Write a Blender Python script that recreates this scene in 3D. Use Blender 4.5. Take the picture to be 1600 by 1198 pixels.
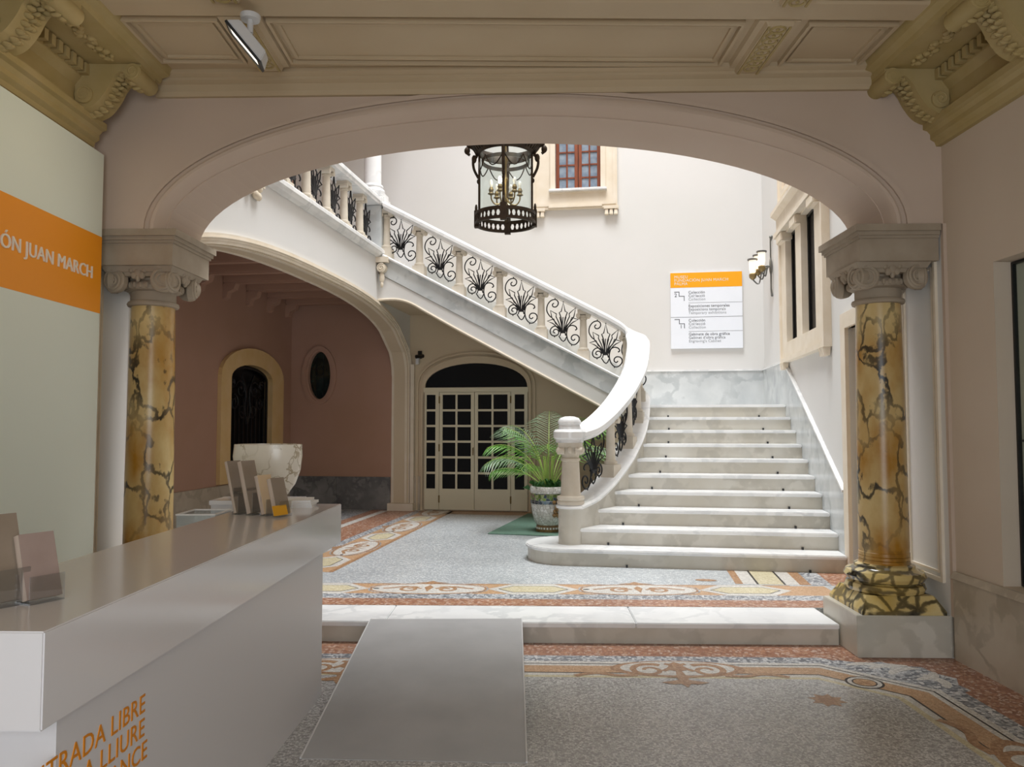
import bpy, bmesh, math, random
from mathutils import Vector, Matrix
R = math.radians; PI = math.pi
random.seed(7)
for o in list(bpy.data.objects): bpy.data.objects.remove(o, do_unlink=True)
scn = bpy.context.scene
COL = scn.collection

# ------------------------------------------------------------------ frames
TH = R(9.5)                                  # the stair hall is turned 9.5 degrees from the entrance room
FW = ((0, 0, 0), 0.0)
FA = ((0.07, 5.45, 0), -R(2.2))              # the arch wall
FH = ((0, 0, 0), -TH)                        # hall: x = u (right), y = v (depth)
def fmat(fr): return Matrix.Translation(Vector(fr[0])) @ Matrix.Rotation(fr[1], 4, 'Z')
def HP(u, v, z): return fmat(FH) @ Vector((u, v, z))

# ------------------------------------------------------------------ camera
cam_d = bpy.data.cameras.new('camera'); cam = bpy.data.objects.new('camera', cam_d); COL.objects.link(cam)
cam_d.sensor_fit = 'HORIZONTAL'; cam_d.sensor_width = 36.0; cam_d.lens = 1200 / 1600 * 36.0
cam.location = (0, 0, 1.62)
cam.rotation_euler = (R(90) + math.atan(61 / 1200), 0, -R(0.72))
cam_d.clip_start = 0.05; cam_d.clip_end = 200
scn.camera = cam

# ------------------------------------------------------------------ world, lights, exposure
w = bpy.data.worlds.new('world'); scn.world = w; w.use_nodes = True
w.node_tree.nodes['Background'].inputs[0].default_value = (0.86, 0.93, 1.0, 1)
w.node_tree.nodes['Background'].inputs[1].default_value = 0.6
def area(name, loc, rot, sx, sy, power, col):
    d = bpy.data.lights.new(name, 'AREA'); d.shape = 'RECTANGLE'; d.size = sx; d.size_y = sy
    d.energy = power; d.color = col
    o = bpy.data.objects.new(name, d); COL.objects.link(o); o.location = loc; o.rotation_euler = rot
    return o
sky = area('hall_skylight', HP(-0.45, 8.3, 13.0), (0, 0, -TH), 4.5, 4.4, 660, (0.95, 0.98, 1.0)); sky.data.spread = R(105)       # glazed roof over the stair well
area('entrance_daylight', (0.2, -2.3, 1.7), (R(90), 0, 0), 2.6, 2.8, 125, (0.90, 0.95, 1.0))       # open street door behind the camera
scn.view_settings.view_transform = 'Standard'; scn.view_settings.look = 'None'
scn.view_settings.exposure = 0.0; scn.view_settings.gamma = 1.0; scn.view_settings.use_curve_mapping = False

# ------------------------------------------------------------------ materials
def lin(c):
    if isinstance(c, str):
        c = [int(c[i:i + 2], 16) / 255 for i in (0, 2, 4)]
    return tuple((x / 12.92 if x <= 0.04045 else ((x + 0.055) / 1.055) ** 2.4) for x in c) + (1.0,)
def newmat(name):
    m = bpy.data.materials.new(name); m.use_nodes = True
    nt = m.node_tree; return m, nt, nt.nodes['Principled BSDF']
def N(nt, t, **kw):
    n = nt.nodes.new(t)
    for k, v in kw.items(): setattr(n, k, v)
    return n
def ramp(nt, stops, interp='LINEAR'):
    r = N(nt, 'ShaderNodeValToRGB'); r.color_ramp.interpolation = interp
    e = r.color_ramp.elements
    while len(e) < len(stops): e.new(0.5)
    for el, (p, c) in zip(e, stops): el.position = p; el.color = c
    return r
def mixc(nt, fac, a, b, mode='MIX'):
    m = N(nt, 'ShaderNodeMix', data_type='RGBA', blend_type=mode)
    for s, v in ((m.inputs[0], fac), (m.inputs[6], a), (m.inputs[7], b)):
        if hasattr(v, 'is_linked') or hasattr(v, 'links'): nt.links.new(v, s)
        else: s.default_value = v
    return m.outputs[2]
def coords(nt, sc=(1, 1, 1)):
    t = N(nt, 'ShaderNodeTexCoord'); mp = N(nt, 'ShaderNodeMapping'); mp.inputs['Scale'].default_value = sc
    nt.links.new(t.outputs['Object'], mp.inputs[0]); return mp.outputs[0]
def plain(name, c1, c2=None, rough=0.6, metal=0.0, scale=3.0, bump=0.0, bscale=60, sc=(1, 1, 1), spec=0.5, detail=4):
    m, nt, b = newmat(name); b.inputs['Roughness'].default_value = rough; b.inputs['Metallic'].default_value = metal
    b.inputs['Specular IOR Level'].default_value = spec
    c1 = lin(c1)
    if c2 is None: b.inputs['Base Color'].default_value = c1
    if c2 is not None or bump:
        co = coords(nt, sc)
    if c2 is not None:
        n = N(nt, 'ShaderNodeTexNoise'); n.inputs['Scale'].default_value = scale; n.inputs['Detail'].default_value = detail
        nt.links.new(co, n.inputs['Vector'])
        r = ramp(nt, [(0.32, c1), (0.68, lin(c2))]); nt.links.new(n.outputs[0], r.inputs[0]); nt.links.new(r.outputs[0], b.inputs['Base Color'])
    if bump:
        n2 = N(nt, 'ShaderNodeTexNoise'); n2.inputs['Scale'].default_value = bscale; n2.inputs['Detail'].default_value = 3
        nt.links.new(co, n2.inputs['Vector'])
        bp = N(nt, 'ShaderNodeBump'); bp.inputs['Strength'].default_value = bump; bp.inputs['Distance'].default_value = 0.01
        nt.links.new(n2.outputs[0], bp.inputs['Height']); nt.links.new(bp.outputs[0], b.inputs['Normal'])
    return m
def marble(name, c1, c2, vein, scale=2.0, vw=0.05, dist=0.6, rough=0.25, strength=0.8, sc=(1, 1, 1), nscale=2.5, lo=0.12):
    m, nt, b = newmat(name); b.inputs['Roughness'].default_value = rough
    co = coords(nt, sc)
    n = N(nt, 'ShaderNodeTexNoise'); n.inputs['Scale'].default_value = nscale; n.inputs['Detail'].default_value = 6
    nt.links.new(co, n.inputs['Vector'])
    r = ramp(nt, [(0.35, lin(c1)), (0.65, lin(c2))]); nt.links.new(n.outputs[0], r.inputs[0])
    nd = N(nt, 'ShaderNodeTexNoise'); nd.inputs['Scale'].default_value = nscale * 1.4; nd.inputs['Detail'].default_value = 5
    nt.links.new(co, nd.inputs['Vector'])
    sub = N(nt, 'ShaderNodeVectorMath', operation='SUBTRACT'); nt.links.new(nd.outputs['Color'], sub.inputs[0]); sub.inputs[1].default_value = (.5, .5, .5)
    mul = N(nt, 'ShaderNodeVectorMath', operation='SCALE'); nt.links.new(sub.outputs[0], mul.inputs[0]); mul.inputs['Scale'].default_value = dist
    add = N(nt, 'ShaderNodeVectorMath', operation='ADD'); nt.links.new(co, add.inputs[0]); nt.links.new(mul.outputs[0], add.inputs[1])
    v = N(nt, 'ShaderNodeTexVoronoi', feature='DISTANCE_TO_EDGE'); v.inputs['Scale'].default_value = scale
    nt.links.new(add.outputs[0], v.inputs['Vector'])
    rv = ramp(nt, [(0.0, (1, 1, 1, 1)), (vw * .5, (.92, .92, .92, 1)), (vw, (0, 0, 0, 1))]); nt.links.new(v.outputs['Distance'], rv.inputs[0])
    n3 = N(nt, 'ShaderNodeTexNoise'); n3.inputs['Scale'].default_value = nscale * 0.9; n3.inputs['Detail'].default_value = 2
    nt.links.new(co, n3.inputs['Vector'])
    r3 = ramp(nt, [(0.38, (lo, lo, lo, 1)), (0.6, (strength,) * 3 + (1,))]); nt.links.new(n3.outputs[0], r3.inputs[0])
    mm = N(nt, 'ShaderNodeMath', operation='MULTIPLY'); nt.links.new(rv.outputs[0], mm.inputs[0]); nt.links.new(r3.outputs[0], mm.inputs[1])
    nt.links.new(mixc(nt, mm.outputs[0], r.outputs[0], lin(vein)), b.inputs['Base Color'])
    return m
def tessera(name, cols, scale=55, grout='6a625a', rough=0.45, gw=0.06):
    m, nt, b = newmat(name); b.inputs['Roughness'].default_value = rough
    co = coords(nt)
    v = N(nt, 'ShaderNodeTexVoronoi'); v.inputs['Scale'].default_value = scale; v.inputs['Randomness'].default_value = 0.75; nt.links.new(co, v.inputs['Vector'])
    sp = N(nt, 'ShaderNodeSeparateColor'); nt.links.new(v.outputs['Color'], sp.inputs[0])
    n = len(cols); r = ramp(nt, [(i / n, lin(c)) for i, c in enumerate(cols)], 'CONSTANT'); nt.links.new(sp.outputs[0], r.inputs[0])
    e = N(nt, 'ShaderNodeTexVoronoi', feature='DISTANCE_TO_EDGE'); e.inputs['Scale'].default_value = scale; e.inputs['Randomness'].default_value = 0.75
    nt.links.new(co, e.inputs['Vector'])
    re = ramp(nt, [(0.0, (1, 1, 1, 1)), (gw, (0, 0, 0, 1))]); nt.links.new(e.outputs['Distance'], re.inputs[0])
    ln = N(nt, 'ShaderNodeTexNoise'); ln.inputs['Scale'].default_value = 1.3; nt.links.new(co, ln.inputs['Vector'])
    rl = ramp(nt, [(0.3, (.82, .82, .82, 1)), (0.7, (1, 1, 1, 1))]); nt.links.new(ln.outputs[0], rl.inputs[0])
    c = mixc(nt, re.outputs[0], r.outputs[0], lin(grout))
    nt.links.new(mixc(nt, 1.0, c, rl.outputs[0], 'MULTIPLY'), b.inputs['Base Color'])
    return m
def emit(name, c, s):
    m, nt, b = newmat(name); b.inputs['Base Color'].default_value = lin(c)
    b.inputs['Emission Color'].default_value = lin(c); b.inputs['Emission Strength'].default_value = s; return m
def glass(name, tint='ffffff', rough=0.02, alpha=0.12):
    m = bpy.data.materials.new(name); m.use_nodes = True; nt = m.node_tree; nt.nodes.clear()
    out = N(nt, 'ShaderNodeOutputMaterial'); t = N(nt, 'ShaderNodeBsdfTransparent'); t.inputs[0].default_value = lin(tint)
    g = N(nt, 'ShaderNodeBsdfGlossy'); g.inputs['Roughness'].default_value = rough
    mx = N(nt, 'ShaderNodeMixShader'); mx.inputs[0].default_value = alpha
    nt.links.new(t.outputs[0], mx.inputs[1]); nt.links.new(g.outputs[0], mx.inputs[2]); nt.links.new(mx.outputs[0], out.inputs[0]); return m
M = {}
M['hall_plaster'] = plain('hall_plaster', 'dad9d6', 'dfdddb', 0.8, scale=0.7)
M['room_plaster'] = plain('room_plaster', 'c2ae9c', 'c9b6a6', 0.8, scale=0.8)
M['side_plaster'] = plain('side_plaster', 'c8b8a5', 'd0c1af', 0.8, scale=0.8)
M['mauve_plaster'] = plain('mauve_plaster', 'a8846f', 'b08c7a', 0.85, scale=0.9)
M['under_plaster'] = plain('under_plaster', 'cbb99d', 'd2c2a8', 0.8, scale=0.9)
M['ceiling_paint'] = plain('ceiling_paint', 'bba788', 'c3b092', 0.7, scale=1.2)
M['cornice_paint'] = plain('cornice_paint', 'a8945f', 'b29e70', 0.65, scale=4)
M['stone'] = plain('stone', 'dfd2bd', 'e7dccb', 0.7, scale=5, bump=0.1)
M['niche_stone'] = plain('niche_stone', 'd2b078', 'd8b988', 0.75, scale=4)
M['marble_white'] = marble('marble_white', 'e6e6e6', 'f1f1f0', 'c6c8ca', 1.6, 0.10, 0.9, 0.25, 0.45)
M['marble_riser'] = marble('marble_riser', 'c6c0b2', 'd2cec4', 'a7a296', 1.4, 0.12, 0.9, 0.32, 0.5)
M['marble_grey'] = marble('marble_grey', 'bfc3c4', 'd3d6d6', '9aa0a2', 1.4, 0.12, 0.9, 0.2, 0.5)
M['marble_beige'] = marble('marble_beige', 'b1a491', 'c2b7a6', '8f8371', 1.6, 0.1, 0.9, 0.35, 0.5)
M['marble_dark'] = marble('marble_dark', '6b6a6a', '8c8a88', '4a4b4e', 2.0, 0.14, 1.2, 0.3, 0.7)
M['marble_yellow'] = marble('marble_yellow', 'a8761f', 'd6c08a', '101316', 4.6, 0.085, 0.5, 0.3, 1.0, sc=(1, 1, 0.62), nscale=3.2, lo=0.25)
M['marble_plinth'] = marble('marble_plinth', 'c8ab62', 'dccb9a', '08090b', 8.5, 0.15, 0.16, 0.14, 1.0, nscale=3.0, lo=0.7)
M['capital_stone'] = plain('capital_stone', '9d8f7c', 'aa9d8b', 0.7, scale=5, bump=0.15)
M['baluster_stone'] = plain('baluster_stone', 'cdc3b2', 'd8cfc0', 0.6, scale=8)
M['iron'] = plain('iron', '16171b', None, 0.45, 0.3)
M['bronze'] = plain('bronze', '2c2219', '3f3224', 0.5, 0.6, scale=12)
M['brass'] = plain('brass', '7c6a44', '948058', 0.45, 0.7, scale=10)
M['pewter'] = plain('pewter', '6a6a68', '80807c', 0.4, 0.8, scale=10)
M['wood'] = plain('wood', '6d3319', '8a4626', 0.5, scale=10, sc=(4, 4, .5))
M['cream_paint'] = plain('cream_paint', 'dad2b8', None, 0.5)
M['dark_glass'] = plain('dark_glass', '0a0a0c', None, 0.3, spec=0.15)
M['blue_pane'] = plain('blue_pane', '6f7f92', '93a1ae', 0.25, scale=9)
M['green_pane'] = plain('green_pane', '0a1210', '1d2a26', 0.12, scale=7)
M['clear_glass'] = glass('clear_glass', 'f1f6f4', 0.03, 0.07)
M['acrylic'] = glass('acrylic', 'f4f6f8', 0.05, 0.22)
M['counter'] = plain('counter', 'e2dfe0', None, 0.13, spec=0.5)
M['counter_body'] = plain('counter_body', 'dcd9da', None, 0.35, spec=0.4)
M['panel_white'] = plain('panel_white', 'e2e9de', None, 0.55)
M['orange'] = plain('orange', 'f59a00', None, 0.5)
M['sign_orange'] = plain('sign_orange', 'f7a800', None, 0.5)
M['sign_white'] = plain('sign_white', 'eef2fa', None, 0.5)
M['letter_white'] = plain('letter_white', 'ece4d6', None, 0.5)
M['letter_orange'] = plain('letter_orange', 'e08a00', None, 0.5)
M['ink'] = plain('ink', '3c4048', None, 0.6)
M['ink_mid'] = plain('ink_mid', '6a6e75', None, 0.6)
M['ink_pale'] = plain('ink_pale', '9a9ea4', None, 0.6)
M['ramp_grey'] = plain('ramp_grey', 'a3a2a2', 'aeadad', 0.42, scale=3, bump=0.06, bscale=220)
M['mat_green'] = plain('mat_green', '62806f', '6b8a79', 0.9, scale=40)
M['alabaster'] = marble('alabaster', 'e6ddcc', 'f2ece0', 'a08c66', 5.0, 0.05, 0.7, 0.25, 0.9, nscale=3)
M['paper'] = plain('paper', 'e6e4e2', 'f2f0ee', 0.6, scale=60, sc=(1, 1, 6))
M['card_taupe'] = plain('card_taupe', '8c7c6a', '98897a', 0.6, scale=6)
M['card_mauve'] = plain('card_mauve', '9a857c', 'ab968c', 0.6, scale=6)
M['card_edge'] = plain('card_edge', 'b5a294', 'c9b8aa', 0.6, scale=90, sc=(1, 1, .05))
M['card_buff'] = plain('card_buff', 'd8bd98', None, 0.6)
M['card_yellow'] = plain('card_yellow', 'e0a112', None, 0.6)
M['leaf'] = plain('leaf', '4f8a2a', '76ad3e', 0.5, scale=14)
M['leaf_pale'] = plain('leaf_pale', '6f8f6c', '9aae90', 0.45, scale=14)
M['leaf_dark'] = plain('leaf_dark', '2f5a2c', '48763a', 0.45, scale=16)
M['stem_green'] = plain('stem_green', '86a04a', '9db35c', 0.5, scale=9)
M['soil'] = plain('soil', '2c231b', '3a3026', 0.95, scale=30)
M['pot_white'] = tessera('pot_white', ['dcd8d0', 'e8e5df', 'd2cec6', 'efece8'], 22, 'a09a90', 0.35, 0.07)
M['pot_multi'] = tessera('pot_multi', ['6f8f3a', '8aa24c', '9a6f78', '3d4f5c', 'a8b27c', '5d7434'], 24, 'a09a90', 0.35, 0.06)
M['pot_slate'] = tessera('pot_slate', ['3c4a58', '55657a', '6c8290', '2d3640'], 24, 'a09a90', 0.35, 0.06)
M['pot_brown'] = tessera('pot_brown', ['8a6a3e', '9a7a48', '7a5a34', '86683c'], 24, '6a5638', 0.4, 0.05)
M['white_metal'] = plain('white_metal', 'd8d8d8', None, 0.4)
M['black_plastic'] = plain('black_plastic', '121212', None, 0.4)
M['bulb'] = emit('bulb', 'fff0c8', 40)
M['bulb_dim'] = emit('bulb_dim', 'f4f2ec', 0.25)
M['lamp_face'] = emit('lamp_face', 'fff4e2', 2.0)
M['shade_glass'] = emit('shade_glass', 'fff3e0', 0.7)
# mosaic stones
M['ms_field_low'] = tessera('ms_field_low', ['c6c4c2', 'd4d2d0', 'b6b4b2', 'e0dedd', 'a2a09e'], 85, '9a9897', 0.26, 0.10)
M['ms_field_up'] = tessera('ms_field_up', ['c6cacc', 'd6dadb', 'b6bcc0', 'e2e5e5', 'c0c4c6'], 55, '979ca0', 0.28, 0.10)
M['ms_terra'] = tessera('ms_terra', ['a87860', 'b5866a', '976a54', 'bd967c', 'a2735c', 'ccb0a0'], 48, '8a5c44', 0.35, 0.06)
M['ms_orange'] = tessera('ms_orange', ['cca47e', 'd4b08c', 'c29a74', 'cda884'], 60, '9b7350', 0.35, 0.06)
M['ms_rust'] = tessera('ms_rust', ['b08662', 'bb946f', 'a37a58', 'be9a78'], 60, '8a5c40', 0.35, 0.06)
M['ms_grey'] = tessera('ms_grey', ['8b8e94', 'c8cacc', '74787f', 'b0b4b8', 'dcdcdc'], 45, '808388', 0.35, 0.06)
M['ms_white'] = tessera('ms_white', ['dcd8d0', 'e6e3dc', 'd0ccc6'], 60, 'b0aaa2', 0.35, 0.06)
M['ms_black'] = tessera('ms_black', ['2c2a2c', '3a3638', '242226'], 60, '4a4648', 0.35, 0.05)
M['ms_yellow'] = tessera('ms_yellow', ['d9cfae', 'e2d9bc', 'cfc3a0'], 60, 'b0a078', 0.35, 0.06)

# ------------------------------------------------------------------ mesh builder
class MB:
    def __init__(s): s.v = []; s.f = []; s.smooth = False
    def add(s, vs, fs):
        b = len(s.v); s.v += [tuple(p) for p in vs]; s.f += [tuple(i + b for i in f) for f in fs]; return s
    def box(s, x0, x1, y0, y1, z0, z1):
        return s.add([(x0, y0, z0), (x1, y0, z0), (x1, y1, z0), (x0, y1, z0), (x0, y0, z1), (x1, y0, z1), (x1, y1, z1), (x0, y1, z1)],
                     [(0, 3, 2, 1), (4, 5, 6, 7), (0, 1, 5, 4), (1, 2, 6, 5), (2, 3, 7, 6), (3, 0, 4, 7)])
    def tapbox(s, cx, cy, z0, z1, a0, b0, a1, b1):
        return s.add([(cx - a0, cy - b0, z0), (cx + a0, cy - b0, z0), (cx + a0, cy + b0, z0), (cx - a0, cy + b0, z0),
                      (cx - a1, cy - b1, z1), (cx + a1, cy - b1, z1), (cx + a1, cy + b1, z1), (cx - a1, cy + b1, z1)],
                     [(0, 3, 2, 1), (4, 5, 6, 7), (0, 1, 5, 4), (1, 2, 6, 5), (2, 3, 7, 6), (3, 0, 4, 7)])
    def prism(s, pts, axis, a0, a1):
        def P(p, a): return {'x': (a, p[0], p[1]), 'y': (p[0], a, p[1]), 'z': (p[0], p[1], a)}[axis]
        n = len(pts); vs = [P(p, a0) for p in pts] + [P(p, a1) for p in pts]
        fs = [tuple(range(n - 1, -1, -1)), tuple(range(n, 2 * n))] + [(i, (i + 1) % n, n + (i + 1) % n, n + i) for i in range(n)]
        return s.add(vs, fs)
    def ring(s, outer, inner, axis, a0, a1, closed=True):            # strip between two equal length outlines, with depth
        def P(p, a): return {'x': (a, p[0], p[1]), 'y': (p[0], a, p[1]), 'z': (p[0], p[1], a)}[axis]
        n = len(outer); vs = [P(p, a0) for p in outer] + [P(p, a0) for p in inner] + [P(p, a1) for p in outer] + [P(p, a1) for p in inner]
        fs = []
        for i in range(n if closed else n - 1):
            j = (i + 1) % n
            fs += [(i, j, n + j, n + i), (2 * n + i, 3 * n + i, 3 * n + j, 2 * n + j), (i, 2 * n + i, 2 * n + j, j), (n + i, n + j, 3 * n + j, 3 * n + i)]
        if not closed:
            fs += [(0, n, 3 * n, 2 * n), (n - 1, 3 * n - 1, 4 * n - 1, 2 * n - 1)]
        return s.add(vs, fs)
    def lathe(s, prof, seg=24, c=(0, 0, 0), axis='z', caps=True):
        vs = []; fs = []; m = len(prof); s.smooth = True
        for k in range(seg):
            a = 2 * PI * k / seg
            for r, h in prof:
                x, y = r * math.cos(a), r * math.sin(a)
                p = {'z': (x, y, h), 'x': (h, x, y), 'y': (x, h, y)}[axis]
                vs.append((p[0] + c[0], p[1] + c[1], p[2] + c[2]))
        for k in range(seg):
            for i in range(m - 1):
                a, b = k * m + i, ((k + 1) % seg) * m + i
                fs.append((a, b, b + 1, a + 1))
        if caps:
            fs.append(tuple(k * m for k in range(seg))[::-1]); fs.append(tuple(k * m + m - 1 for k in range(seg)))
        return s.add(vs, fs)
    def tube(s, path, r, n=6, closed=False):
        path = [Vector(p) for p in path]; m = len(path); vs = []; fs = []; s.smooth = True
        rr = r if isinstance(r, (list, tuple)) else [r] * m
        prev = None
        for i, p in enumerate(path):
            t = (path[(i + 1) % m] - path[i - 1]) if closed else (path[min(i + 1, m - 1)] - path[max(i - 1, 0)])
            t = t.normalized() if t.length > 1e-9 else Vector((0, 0, 1))
            if prev is None:
                a = t.cross(Vector((0, 0, 1)) if abs(t.z) < .9 else Vector((1, 0, 0))).normalized()
            else:
                a = (prev - t * prev.dot(t)); a = a.normalized() if a.length > 1e-6 else t.orthogonal().normalized()
            prev = a; b = t.cross(a)
            for k in range(n):
                an = 2 * PI * k / n; vs.append(p + (a * math.cos(an) + b * math.sin(an)) * rr[i])
        for i in range(m if closed else m - 1):
            j = (i + 1) % m
            for k in range(n):
                l = (k + 1) % n; fs.append((i * n + k, j * n + k, j * n + l, i * n + l))
        if not closed: fs += [tuple(range(n - 1, -1, -1)), tuple((m - 1) * n + k for k in range(n))]
        return s.add(vs, fs)
    def sweep(s, path, sec, closed_sec=True):                        # section (lateral, height); path points (x,y,z), section stays vertical
        m = len(path); n = len(sec); vs = []; fs = []
        for i, p in enumerate(path):
            a = path[max(i - 1, 0)]; b = path[min(i + 1, m - 1)]
            tx, ty = b[0] - a[0], b[1] - a[1]; L = math.hypot(tx, ty) or 1
            nx, ny = -ty / L, tx / L
            for q in sec: vs.append((p[0] + nx * q[0], p[1] + ny * q[0], p[2] + q[1]))
        for i in range(m - 1):
            for k in range(n):
                l = (k + 1) % n; fs.append((i * n + k, (i + 1) * n + k, (i + 1) * n + l, i * n + l))
        fs += [tuple(range(n - 1, -1, -1)), tuple((m - 1) * n + k for k in range(n))]
        return s.add(vs, fs)
    def ribbon(s, path, width, z):                                   # flat inlaid band following a path
        s.lay = getattr(s, 'lay', -1) + 1; z += s.lay * .00012
        m = len(path); vs = []; fs = []
        for i, p in enumerate(path):
            a = path[max(i - 1, 0)]; b = path[min(i + 1, m - 1)]
            tx, ty = b[0] - a[0], b[1] - a[1]; L = math.hypot(tx, ty) or 1
            wd = width[i] if isinstance(width, (list, tuple)) else width
            nx, ny = -ty / L * wd / 2, tx / L * wd / 2
            vs += [(p[0] + nx, p[1] + ny, z), (p[0] - nx, p[1] - ny, z)]
        for i in range(m - 1): fs.append((2 * i, 2 * i + 1, 2 * i + 3, 2 * i + 2))
        return s.add(vs, fs)
    def flat(s, pts, z):
        s.lay = getattr(s, 'lay', -1) + 1; z += s.lay * .00012
        return s.add([(p[0], p[1], z) for p in pts], [tuple(range(len(pts)))])
    def ell(s, c, r, seg=10, rings=6):
        vs = [(c[0], c[1], c[2] - r[2])]; fs = []; s.smooth = True
        for i in range(1, rings):
            ph = -PI / 2 + PI * i / rings
            for k in range(seg):
                a = 2 * PI * k / seg
                vs.append((c[0] + r[0] * math.cos(ph) * math.cos(a), c[1] + r[1] * math.cos(ph) * math.sin(a), c[2] + r[2] * math.sin(ph)))
        vs.append((c[0], c[1], c[2] + r[2])); top = len(vs) - 1
        for k in range(seg): fs.append((0, 1 + (k + 1) % seg, 1 + k)); fs.append((top, top - seg + k, top - seg + (k + 1) % seg))
        for i in range(rings - 2):
            for k in range(seg):
                a = 1 + i * seg + k; b = 1 + i * seg + (k + 1) % seg; fs.append((a, b, b + seg, a + seg))
        return s.add(vs, fs)
    def xf(s, mat, start=0):
        s.v[start:] = [tuple(mat @ Vector(p)) for p in s.v[start:]]; return s
    def mesh(s, name, bevel=0):
        me = bpy.data.meshes.new(name); me.from_pydata(s.v, [], s.f)
        bm = bmesh.new(); bm.from_mesh(me)
        bmesh.ops.recalc_face_normals(bm, faces=bm.faces[:])
        if bevel:
            es = [e for e in bm.edges if len(e.link_faces) == 2 and e.calc_face_angle(0) > R(40)]
            bmesh.ops.bevel(bm, geom=es, offset=bevel, segments=2, affect='EDGES', clamp_overlap=True)
        bm.to_mesh(me); bm.free()
        if s.smooth or bevel:
            me.polygons.foreach_set('use_smooth', [True] * len(me.polygons)); me.set_sharp_from_angle(angle=R(38))
        me.update(); return me

def link(name, me, mat, parent=None, frame=None, loc=(0, 0, 0), rot=(0, 0, 0)):
    o = bpy.data.objects.new(name, me); COL.objects.link(o)
    if mat is not None and me is not None and not me.materials: me.materials.append(M[mat])
    if parent is not None: o.parent = parent; o.location = loc; o.rotation_euler = rot
    else:
        fr = frame or FW; p = fmat(fr) @ Vector(loc); o.location = p; o.rotation_euler = (rot[0], rot[1], rot[2] + fr[1])
    return o
def part(name, mb, mat, parent, loc=(0, 0, 0), rot=(0, 0, 0), bevel=0, label=None):
    o = link(name, mb.mesh(name, bevel), mat, parent, None, loc, rot)
    if label: o['label'] = label
    return o
def struct(name, mb, mat, frame=FW, bevel=0):
    o = link(name, mb.mesh(name, bevel), mat, None, frame); o['kind'] = 'structure'; return o
def thing(name, label, cat, loc=(0, 0, 0), rz=0, frame=FW, group=None):
    o = link(name, None, None, None, frame, loc, (0, 0, rz)); o['label'] = label; o['category'] = cat
    if group: o['group'] = group
    return o
def tag(o, label, cat, group=None):
    o['label'] = label; o['category'] = cat
    if group: o['group'] = group
    return o
def share(name, src, parent, loc=(0, 0, 0), rot=(0, 0, 0), scale=None):
    o = src.copy(); o.name = name; COL.objects.link(o); o.parent = parent; o.location = loc; o.rotation_euler = rot
    if scale: o.scale = scale
    return o
def text(body, size, mat, parent, loc, rot, extr=0.002, align='LEFT', name='lettering', space=1.0):
    c = bpy.data.curves.new(name, 'FONT'); c.body = body; c.size = size; c.extrude = extr; c.align_x = align; c.space_character = space
    c.resolution_u = 3
    t = bpy.data.objects.new(name, c); COL.objects.link(t); bpy.context.view_layer.update()
    me = bpy.data.meshes.new_from_object(t.evaluated_get(bpy.context.evaluated_depsgraph_get()))
    bpy.data.objects.remove(t, do_unlink=True); me.materials.clear(); me.name = name
    bm = bmesh.new(); bm.from_mesh(me); bpy.data.meshes.remove(me)                 # one object for each word
    spans = sorted((min(v.co.x for v in f.verts), max(v.co.x for v in f.verts)) for f in bm.faces)
    cuts = []; hi = spans[0][1]
    for a, b in spans:
        if a - hi > size * .16: cuts.append((a + hi) / 2)
        hi = max(hi, b)
    bounds = [-1e9] + cuts + [1e9]; first = None
    for a, b in zip(bounds, bounds[1:]):
        fs = [f for f in bm.faces if a < f.calc_center_median().x < b]
        idx = {}; vs = []
        for f in fs:
            for v in f.verts:
                if v not in idx: idx[v] = len(vs); vs.append(tuple(v.co))
        m2 = bpy.data.meshes.new(name); m2.from_pydata(vs, [], [[idx[v] for v in f.verts] for f in fs])
        first = link(name, m2, mat, parent, None, loc, rot)
    bm.free(); return first
def arc(cx, cy, rx, ry, a0, a1, n): return [(cx + rx * math.cos(R(a0 + (a1 - a0) * i / n)), cy + ry * math.sin(R(a0 + (a1 - a0) * i / n))) for i in range(n + 1)]
def smoothpath(pts, k=4):                                            # Catmull-Rom
    out = []; n = len(pts)
    for i in range(n - 1):
        p0 = pts[max(i - 1, 0)]; p1 = pts[i]; p2 = pts[i + 1]; p3 = pts[min(i + 2, n - 1)]
        for j in range(k):
            t = j / k
            out.append(tuple(0.5 * (2 * b + (c - a) * t + (2 * a - 5 * b + 4 * c - d) * t * t + (-a + 3 * b - 3 * c + d) * t ** 3) for a, b, c, d in zip(p0, p1, p2, p3)))
    out.append(tuple(pts[-1])); return out
def inset(poly, d):                                                  # offset a counter-clockwise polygon inwards
    n = len(poly); out = []
    for i in range(n):
        p0 = Vector(poly[i - 1]); p1 = Vector(poly[i]); p2 = Vector(poly[(i + 1) % n])
        a = (p1 - p0).normalized(); b = (p2 - p1).normalized()
        na = Vector((-a.y, a.x)); nb = Vector((-b.y, b.x)); m = (na + nb).normalized()
        out.append(tuple(p1 + m * d / max(m.dot(na), .3)))
    return out

ZU = 0.155                                                           # level of the hall floor above the entrance floor
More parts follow.
